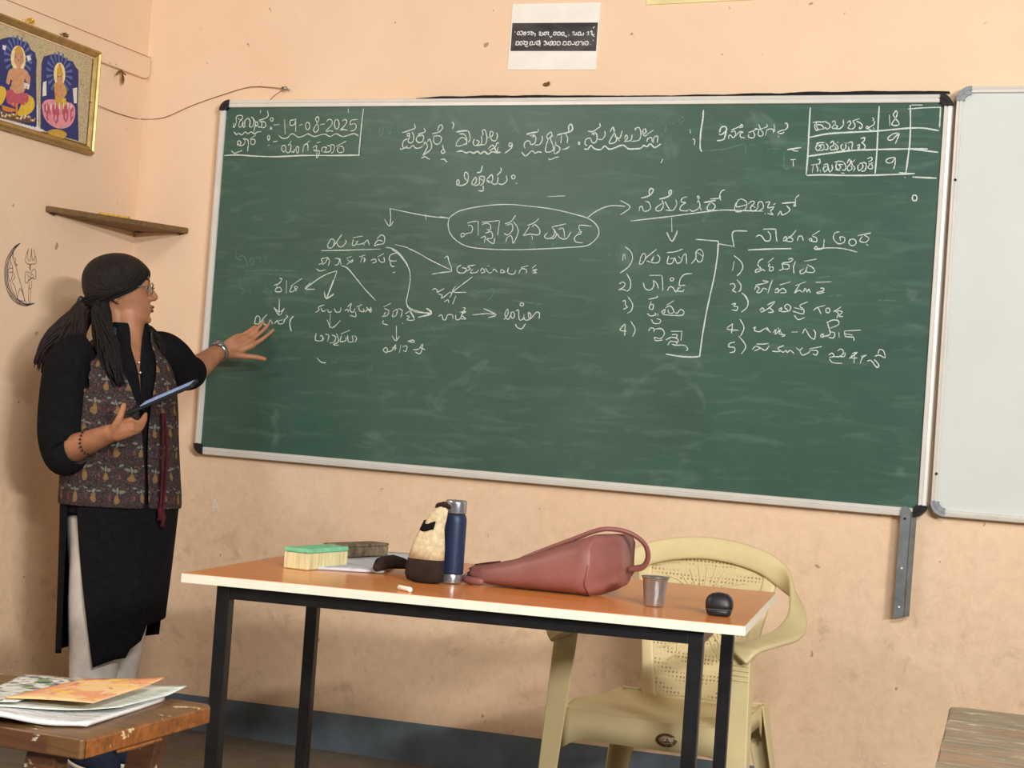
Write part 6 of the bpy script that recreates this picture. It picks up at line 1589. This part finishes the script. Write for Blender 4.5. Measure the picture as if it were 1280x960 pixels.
# head
HR = [(-.004, .066, .018, .020), (.006, .082, .002, .032), (.018, .087, -.020, .041), (.032, .085, -.040, .048), (.048, .0865, -.062, .054), (.064, .085, -.076, .058), (.080, .083, -.086, .063), (.098, .082, -.093, .067), (.113, .079, -.096, .069), (.128, .083, -.097, .071), (.148, .082, -.096, .072), (.168, .073, -.088, .068), (.186, .052, -.068, .055), (.198, .022, -.038, .030)]
rg = []
for z, xf, xb, hw in HR:
    r = []; cx = (xf+xb)/2-.008; n = 32
    for k in range(n):
        a = 2*math.pi*k/n; ca, sa = math.cos(a), math.sin(a)
        x = cx+(xf-cx)*math.copysign(abs(ca)**.86, ca) if ca >= 0 else cx+(cx-xb)*ca
        r.append(H(x, hw*math.copysign(abs(sa)**.9, sa), z))
    rg.append(r)
b.loft(rg, True, True)
b.tube([H(-.02, 0, .06), H(-.012, 0, .0), HO+Vector((0, .0, -.055))], [.052, .050, .050], 18)          # throat
b.tube([H(.076, 0, .122), H(.086, 0, .108), H(.0965, 0, .094), H(.1020, 0, .0835)], [.007, .0072, .0078, .0085], 10)   # nose
b.tube([H(.066, 0, .124), H(.072, 0, .106), H(.080, 0, .090), H(.084, 0, .080)], [.010, .011, .012, .012], 10)
for sy in (-1, 1): b.ball(H(.0925, sy*.009, .079), .0070, 10)
b.ball(H(.0985, 0, .079), .0078, 10)
for sy in (-1, 1):                                                                                     # brow, cheek, jaw
    b.tube([H(.079, sy*.012, .127), H(.076, sy*.032, .130), H(.060, sy*.050, .126)], [.006, .0065, .005], 8)
    b.ball(H(.038, sy*.024, .070), (.030, .024, .032), 12)
    b.tube([H(.076, sy*.017, .1165), H(.0785, sy*.031, .1190), H(.0665, sy*.046, .1150)], [.0045, .0052, .0040], 8); b.tube([H(.0765, sy*.017, .1050), H(.0775, sy*.031, .1035), H(.0655, sy*.046, .1065)], [.0040, .0044, .0036], 8)
    ec = H(-.012, sy*.070, .085)
    b.tube([H(-.004, sy*.069, .062), H(-.016, sy*.073, .070), H(-.026, sy*.078, .092), H(-.022, sy*.079, .108), H(-.008, sy*.075, .112), H(.000, sy*.071, .100), H(-.002, sy*.069, .082)], [.006, .006, .0055, .006, .0055, .005, .004], 8)
    b.ball(H(-.010, sy*.070, .088), (.013, .006, .018), 10)
b.tube([H(.082, -.018, .051), H(.0905, 0, .0535), H(.082, .018, .051)], [.004, .0072, .004], 8)          # upper lip
b.tube([H(.080, -.016, .043), H(.0885, 0, .0415), H(.080, .016, .043)], [.004, .0072, .004], 8)          # lower lip
b.ball(H(.080, 0, .013), (.011, .016, .011), 10)                                                        # chin
body = pb(b, 'body', 'skin', mods=[('REMESH', dict(mode='VOXEL', voxel_size=.0032)), ('SMOOTH', dict(factor=.5, iterations=5))])
bake(body)

# lips, eyes
b = MB(); b.tube([H(.0835, -.017, .0505), H(.0935, 0, .0530), H(.0835, .017, .0505)], [.0022, .0052, .0022], 8); b.tube([H(.0825, -.014, .0435), H(.0920, 0, .0420), H(.0825, .014, .0435)], [.0022, .0054, .0022], 8); pb(b, 'lips', 'lips')
for sy in (-1, 1):
    b = MB(); b.ball(H(.0685, sy*.031, .112), .0112, 14); ey = pb(b, 'eye', 'eye_white')
    b = MB(); b.ball(H(.0755, sy*.0308, .1112), .0062, 10); pb(b, 'iris', 'eye_dark', ey)
    b = MB(); b.tube([H(.082, sy*.014, .1335), H(.079, sy*.032, .1375), H(.064, sy*.050, .1330)], [.0026, .003, .0018], 8); pb(b, 'eyebrow', 'hair')
# hair cap with a swept side
b = MB(); rows = []; n = 40
HC = [(.052, 134), (.064, 124), (.076, 108), (.086, 88), (.096, 70), (.108, 56), (.120, 45), (.132, 35), (.145, 24), (.156, 12), (.166, 0)]
for z, cut in HC:
    xf, xb, hw = [lerp([(q[0], q[i]) for q in HR], z) for i in (1, 2, 3)]
    cx = (xf+xb)/2-.008; r = []; cut = math.radians(cut); off = .014 if z > .08 else .012
    for k in range(n+1):
        a = cut+(2*math.pi-2*cut)*k/n; ca, sa = math.cos(a), math.sin(a)
        x = cx+((xf-cx)*math.copysign(abs(ca)**.86, ca) if ca >= 0 else (cx-xb)*ca)+off*ca*(1.15 if ca < 0 else .42)
        y = (hw+off*(1 if ca < .3 else .75))*math.copysign(abs(sa)**.9, sa)
        r.append(H(x-.004*(ca < 0), y, z))
    rows.append(r)
for z, xf, xb, hw in ((.182, .064, -.098, .072), (.195, .050, -.082, .058), (.206, .028, -.058, .039), (.2125, .004, -.030, .016)):
    cx = (xf+xb)/2
    rows.append([H(cx+(xf-cx)*math.cos(2*math.pi*k/n), hw*math.sin(2*math.pi*k/n), z) for k in range(n+1)])
b.loft(rows, False); b.face([b.v(p) for p in rows[-1][:-1]])
bmesh.ops.remove_doubles(b.bm, verts=b.bm.verts[:], dist=1e-4)
hair = pb(b, 'hair', 'hair', mods=[SOL(.010, 0), SUB(1)])
def lock(path, r0, r1, mat, nm, n=26, spread=.02, par=None, ends=.6):
    b = MB(); P = crom(path, 4); m = len(P)
    for s in range(n):
        ph = random.uniform(0, 6.28); q0 = random.random()**.5; fr = random.uniform(1.5, 3.5)
        T = (P[-1]-P[0]).normalized(); X = T.cross(Vector((0, 1, .2))).normalized(); Y = T.cross(X)
        pts_, rad = [], []
        for i, p in enumerate(P):
            t = i/(m-1); wd = lerp([(0, spread*.45), (.25, spread*.8), (.6, spread), (1, spread*ends)], t)
            a = ph+.5*math.sin(fr*t*2+ph)
            pts_.append(p+X*(wd*q0*math.cos(a))+Y*(wd*q0*math.sin(a))+X*.002*math.sin(14*t+ph*3)); rad.append(r0+(r1-r0)*t)
        cut = random.randint(0, 3); pts_ = pts_[:m-cut]; rad = rad[:m-cut]; rad[-1] *= .35
        b.tube(pts_, rad, 6, round_caps=False)
    return pb(b, nm, mat, par)
lock([(-0.087, -0.03, 1.3852), (-0.1087, -0.03, 1.3548), (-0.1279, -0.04, 1.3239), (-0.1547, -0.055, 1.2875), (-0.1807, -0.07, 1.2419), (-0.1922, -0.085, 1.1975), (-0.197, -0.09, 1.1542)], .0046, .0016, 'brown_hair', 'ponytail', 150, .034, hair, 1.0)
lock([(-0.0907, -0.03, 1.3705), (-0.1047, -0.04, 1.3352), (-0.1153, -0.06, 1.29), (-0.115, -0.085, 1.2457), (-0.1125, -0.1, 1.2025), (-0.1108, -0.115, 1.1689)], .0046, .0016, 'brown_hair', 'side_lock', 110, .034, hair, .9)
lock([(-0.0466, -0.062, 1.4001), (-0.0438, -0.078, 1.3513), (-0.0297, -0.1, 1.2985), (-0.0052, -0.125, 1.2421), (0.0191, -0.14, 1.1866), (0.0439, -0.146, 1.127)], .0050, .0018, 'hair', 'front_lock', 130, .034, hair, .55)
for y0_, sg_ in ((-.030, 1), (-.052, 1), (.02, 1)):
    P_ = [H(.070, y0_*.5, .166), H(.062, -.056-.2*(y0_+.05), .140+.2*(y0_+.05)), H(.030, -.080, .112), H(-.012, -.086, .094), H(-.056, -.078, .078), H(-.094, -.048, .062), H(-.108, -.02, .052)]
    lock(P_, .0024, .0018, 'hair', 'swept_hair', 70, .019, hair, .8)
lock([(0.0345, 0.07, 1.3324), (0.0721, 0.066, 1.3004), (0.1049, 0.052, 1.2628), (0.1215, 0.035, 1.2193)], .0046, .0018, 'hair', 'far_lock', 60, .022, hair, .8)
b = MB(); cpos = Vector((-0.0953, -0.03, 1.3678)); b.tube([cpos+Vector((-.022, 0, -.014)), cpos+Vector((-.026, -.01, .002)), cpos+Vector((-.020, -.012, .016))], .009, 8); pb(b, 'hair_clip', 'black_plastic', hair)
# a few fine fly-away strands on the forehead are left to the hair cap
# glasses
gl = MB()
for sy in (-1, 1):
    c = Vector((.0935, sy*.033, .108)); rr_ = []
    for k in range(25):
        a = 2*math.pi*k/24; rr_.append(H(c.x-.010*abs(math.cos(a))*0-.30*max(0, sy*(.026*math.cos(a)))**1.05, c.y+.026*math.cos(a), c.z+.0175*math.sin(a)))
    gl.tube(rr_, .0013, 6, caps=False)
    gl.tube([H(.083, sy*.058, .113), H(.060, sy*.0755, .112), H(.010, sy*.0865, .106), H(-.012, sy*.088, .102)], .0014, 6)
gl.tube([H(.0945, -.008, .110), H(.0985, 0, .113), H(.0945, .008, .110)], .0013, 6)
pb(gl, 'glasses', 'grey_metal')
b = MB(); b.ball(H(-.006, -.076, .066), .0042, 10); pb(b, 'earring', 'gold_frame')

# tunic: trunk tube, collar, sleeves and the two long panels with side slits
def cring(z, cx, wd, dp_, a0, a1, n=44):
    return [Vector((cx, 0, z))+FD*(dp_*math.cos(a0+(a1-a0)*k/n))+RD*(wd*math.sin(a0+(a1-a0)*k/n)) for k in range(n+1)]
KT = [(.74, .040, .182, .126), (.85, .034, .172, .122), (.98, .020, .168, .122), (1.08, .014, .172, .124), (1.15, .010, .166, .114), (1.205, .010, .150, .094), (1.245, .012, .112, .074), (1.272, .018, .072, .064), (1.290, .021, .063, .060), (1.322, .022, .061, .059)]
opn = [(1.10, .002), (1.19, .01), (1.23, .10), (1.26, .22), (1.29, .36), (1.32, .50)]
tun = thing_part = None
b = MB(); rows = []
for z, cx, wd, dp_ in KT:
    o_ = lerp(opn, z); rows.append(cring(z, cx, wd, dp_, o_, 2*math.pi-o_))
b.loft(rows, False)
tunic = pb(b, 'tunic', 'black_cloth', mods=[SOL(.005, 0), SUB(1)])
b = MB()
for s_ in (-1, 1):
    for q_ in (.62,): pass
for zz in (1.205, 1.175):
    cx, wd, dp_ = [lerp([(q[0], q[i]) for q in KT], zz) for i in (1, 2, 3)]
    b.ball(Vector((cx, 0, zz))+FD*(dp_+.004), .0030, 8)
pb(b, 'buttons', 'paper_white', tunic)
def sleeve(path, rad, nm, n=20):
    b = MB(); P = crom(path, 5); m = len(P); R_ = []
    x = Vector((0, -1, 0))
    for i, p in enumerate(P):
        T = (P[min(i+1, m-1)]-P[max(i-1, 0)]).normalized(); x = (x-T*x.dot(T)).normalized(); y = T.cross(x)
        t = i/(m-1); rr_ = lerp([(k/(len(rad)-1), q) for k, q in enumerate(rad)], t)
        R_.append([p+x*(rr_*(1+.035*math.sin(3*a+9*t)+.02*math.sin(22*t+2*a))*math.cos(a))+y*(rr_*(1+.035*math.sin(3*a+9*t))*math.sin(a)) for a in [2*math.pi*k/n for k in range(n)]])
    b.loft(R_, True); return pb(b, nm, 'black_cloth', tunic, mods=[SOL(.004, 0), SUB(1)])
sleeve([(-0.074, -0.09, 1.2246), (-0.1113, -0.12, 1.1923), (-0.1188, -0.13, 1.0783), (-0.1164, -0.135, 0.9725), (-0.092, -0.15, 0.9204), (-0.0587, -0.175, 0.9372)], [.060, .068, .070, .070, .066, .046], 'sleeve')
sleeve([(0.0757, 0.07, 1.242), (0.1113, 0.11, 1.2462), (0.1373, 0.19, 1.2138), (0.1582, 0.26, 1.1898), (0.1763, 0.295, 1.1999)], [.056, .064, .062, .058, .050], 'sleeve')
def panel(cols, ztop, name):
    "cols: (angle at top, angle at hem, hem height) from one side edge to the other"
    b = MB(); rows = []; n = 26; m = 40
    for i in range(n+1):
        t = i/n; row = []
        for j in range(m+1):
            a0, a1, zh = lerp([(k/(len(cols)-1), c) for k, c in enumerate(cols)], j/m)
            z = ztop+(zh-ztop)*t; a = math.radians(a0+(a1-a0)*t**1.3)
            f_ = 1.03+.015*math.sin(9*a+2*t)*t
            wd, dp_ = .182-.022*t, .130-.004*t
            row.append(Vector((.040+.004*t, 0, z))+FD*(dp_*math.cos(a)*f_)+RD*(wd*math.sin(a)*f_))
        rows.append(row)
    b.loft(rows, False); return pb(b, name, 'black_cloth', tunic, mods=[SOL(.004, 0)])
panel([(70, 44, .305), (58, 34, .318), (36, 22, .330), (26, 10, .335), (22, 6, .360), (10, -6, .385), (6, -12, .428), (-30, -50, .445), (-80, -70, .44)], .79, 'front_panel')
panel([(85, 94, .335), (96, 108, .33), (130, 135, .335), (180, 180, .34), (230, 230, .36), (272, 270, .38)], .79, 'back_panel')
# trousers
b = MB()
for hp, kn, an, hem in ((HIPR, KNR, ANR, .071), (HIPL, KNL, ANL, .058)):
    sh_ = Vector((.008, 0, 0)); P = [hp+Vector((0, 0, .03)), hp.lerp(kn, .5)+sh_, kn+sh_, kn.lerp(an, .5)+sh_*1.6, an+sh_*1.6+Vector((0, 0, .012))]
    R_ = []; P = crom(P, 5); m = len(P)
    for i, p in enumerate(P):
        t = i/(m-1); rr_ = lerp([(0, .092), (.25, .090), (.5, .076), (.8, .069), (1, hem)], t)
        R_.append([p+Vector((rr_*(1+.05*math.sin(4*a+14*t))*math.cos(a), rr_*(1+.05*math.sin(4*a+14*t))*math.sin(a), 0)) for a in [2*math.pi*k/24 for k in range(24)]])
    b.loft(R_, True)
pb(b, 'trousers', 'trouser_cloth', mods=[SOL(.004, 0), SUB(1)])
for an in (ANR, ANL):
    def sole(z, s_, front=1.0): return [an+Vector((0, 0, z-an.z))+FD*(.060+.125*s_*front*math.cos(a))+RD*(.046*s_*math.sin(a)*(1-.15*math.cos(a+3.1))) for a in [2*math.pi*k/28 for k in range(28)]]
    b = MB(); b.loft([sole(.0008, 1.0), sole(.014, 1.02)], True, True); so_ = pb(b, 'shoe_sole', 'paper_white')
    b = MB(); R_ = []
    for z, s_, sh2 in ((.0145, 1.0, 0), (.032, 1.0, 0), (.048, .92, -.006), (.060, .80, -.018), (.070, .62, -.034), (.080, .46, -.050)):
        R_.append([p+FD*sh2 for p in sole(z, s_)])
    b.loft(R_, True, True); pb(b, 'shoe', 'navy_bag_cloth')
# waistcoat, open at the front, with armholes
VT = [(.772, .040, .192, .140), (.80, .040, .191, .139), (.88, .034, .186, .136), (.98, .024, .182, .136), (1.06, .016, .184, .138), (1.12, .012, .180, .133), (1.165, .010, .174, .124), (1.205, .010, .158, .104), (1.235, .011, .130, .088), (1.262, .014, .092, .074), (1.286, .020, .072, .069), (1.306, .022, .069, .068)]
VO = [(.77, .035), (.9, .02), (1.02, .05), (1.10, .16), (1.18, .38), (1.24, .66), (1.29, .95), (1.31, 1.05)]
b = MB(); rows, uvs = [], []; n = 64
for z, cx, wd, dp_ in VT:
    o_ = lerp(VO, z); o_l = o_*.8; row = []; ru = []
    for k in range(n+1):
        a = o_+(2*math.pi-o_-o_l)*k/n
        f_ = 1+.012*math.sin(6*a)*(1 if z < .95 else .3)
        p = Vector((cx, 0, z))+FD*(dp_*f_*math.cos(a))+RD*(wd*f_*math.sin(a)); row.append(p); ru.append((a*.17, z))
    rows.append(row); uvs.append(ru)
V_ = [[b.v(p) for p in r] for r in rows]
for i in range(len(V_)-1):
    zc = (VT[i][0]+VT[i+1][0])/2
    for j in range(n):
        a = lerp(VO, zc)+(2*math.pi)*(j+.5)/n; dg = math.degrees(a) % 360
        hole = 1.14 < zc < 1.245 and (abs(dg-90) < 30 or abs(dg-270) < 30)
        if hole: continue
        b.face((V_[i][j], V_[i][j+1], V_[i+1][j+1], V_[i+1][j]), (uvs[i][j], uvs[i][j+1], uvs[i+1][j+1], uvs[i+1][j]))
vest = pb(b, 'waistcoat', 'printed_vest_cloth', mods=[SOL(.005, 1), SUB(1)])
b = MB()
for du, dz in ((0, 0), (4, 8)):
    b.tube(crom([Vector(p)+Vector((0, 0, 0)) for p in ([(0.1614, -0.075, 1.0559), (0.1705, -0.082, 0.9852), (0.1756, -0.085, 0.9096), (0.1784, -0.088, 0.834), (0.18, -0.09, 0.7868)] if du == 0 else [(0.1664, -0.065, 1.0563), (0.1766, -0.068, 0.9926), (0.1847, -0.07, 0.9218), (0.1854, -0.075, 0.8625), (0.1875, -0.085, 0.7681)])], 4), .0042, 8)
cord = pb(b, 'tie_cord', 'maroon_cord', vest)
for q_ in ((0.1799, -0.09, 0.7726), (0.1885, -0.085, 0.754)):
    b = MB(); v_ = Vector(q_); b.tube([v_+Vector((0, 0, .012)), v_, v_-Vector((0, 0, .016))], [.004, .009, .006], 8)
    for k in range(5): b.tube([v_-Vector((0, 0, .012)), v_+Vector((.006*math.cos(k*1.25), .006*math.sin(k*1.25), -.028))], .002, 5)
    pb(b, 'tassel', 'maroon_cord', cord)
# watch and beaded bracelet
wd_ = (LW-LE).normalized(); wc_ = LE.lerp(LW, .93)
b = MB(); ux = Vector((0, 0, 1)); ux = (ux-wd_*ux.dot(wd_)).normalized(); uy = wd_.cross(ux)
b.loft([[wc_+wd_*d_+(ux*math.cos(t)+uy*math.sin(t))*.0315 for t in [2*math.pi*k/24 for k in range(24)]] for d_ in (-.007, .007)], True); wt = pb(b, 'watch', 'steel', mods=[SOL(.003, 0)])
fn = (Vector((0, -1, 0))*.75+Vector((0, 0, .5))); fn = (fn-wd_*fn.dot(wd_)).normalized(); fy_ = wd_.cross(fn)
b = MB(); b.loft([[wc_+fn*h_+(wd_*math.cos(t)+fy_*math.sin(t))*r_ for t in [2*math.pi*k/20 for k in range(20)]] for h_, r_ in ((.030, .0125), (.037, .0125), (.038, .0105))], True, True); pb(b, 'watch_dial', 'steel', wt)
bd_ = (RW-RE).normalized(); bc_ = RE.lerp(RW, .60); ux = Vector((0, 0, 1)); ux = (ux-bd_*ux.dot(bd_)).normalized(); uy = bd_.cross(ux)
b = MB()
for k in range(22):
    t = 2*math.pi*k/22; b.ball(bc_+(ux*math.cos(t)+uy*math.sin(t))*.0385+bd_*.006*math.sin(2*t), .0036, 8)
pb(b, 'bracelet', 'black_plastic')

# tablet held flat in her right hand
ta, tz_ = Vector((0.0934, -0.235, 1.0513)), Vector((0.2754, -0.235, 1.1459))
tw_ = PM @ ta; te_ = PM @ tz_
tbl = thing('tablet', 'dark tablet with a pale reflection painted as screen glow, held nearly flat in her right hand', 'tablet', tw_)
X = (te_-tw_); TL_ = X.length; X.normalize()
vd = Vector((-0.3664, 0.9301, 0.024)); Yd = (Vector((-.34, .93, .19))-X*X.dot(Vector((-.34, .93, .19)))).normalized(); Zd = X.cross(Yd)
TM = Matrix((X, Yd, Zd)).transposed().to_4x4(); TM.translation = tw_
b = MB(); b.box((TL_/2, .062, 0), (TL_, .130, .0105), None, .003); b.bm.transform(TM); b.build('case', 'tablet_case', tbl)
b = MB(); b.box((TL_*.58, .062, .0056), (TL_*.76, .112, .0010)); b.bm.transform(TM); b.build('screen', 'tablet_reflection_glow', tbl)
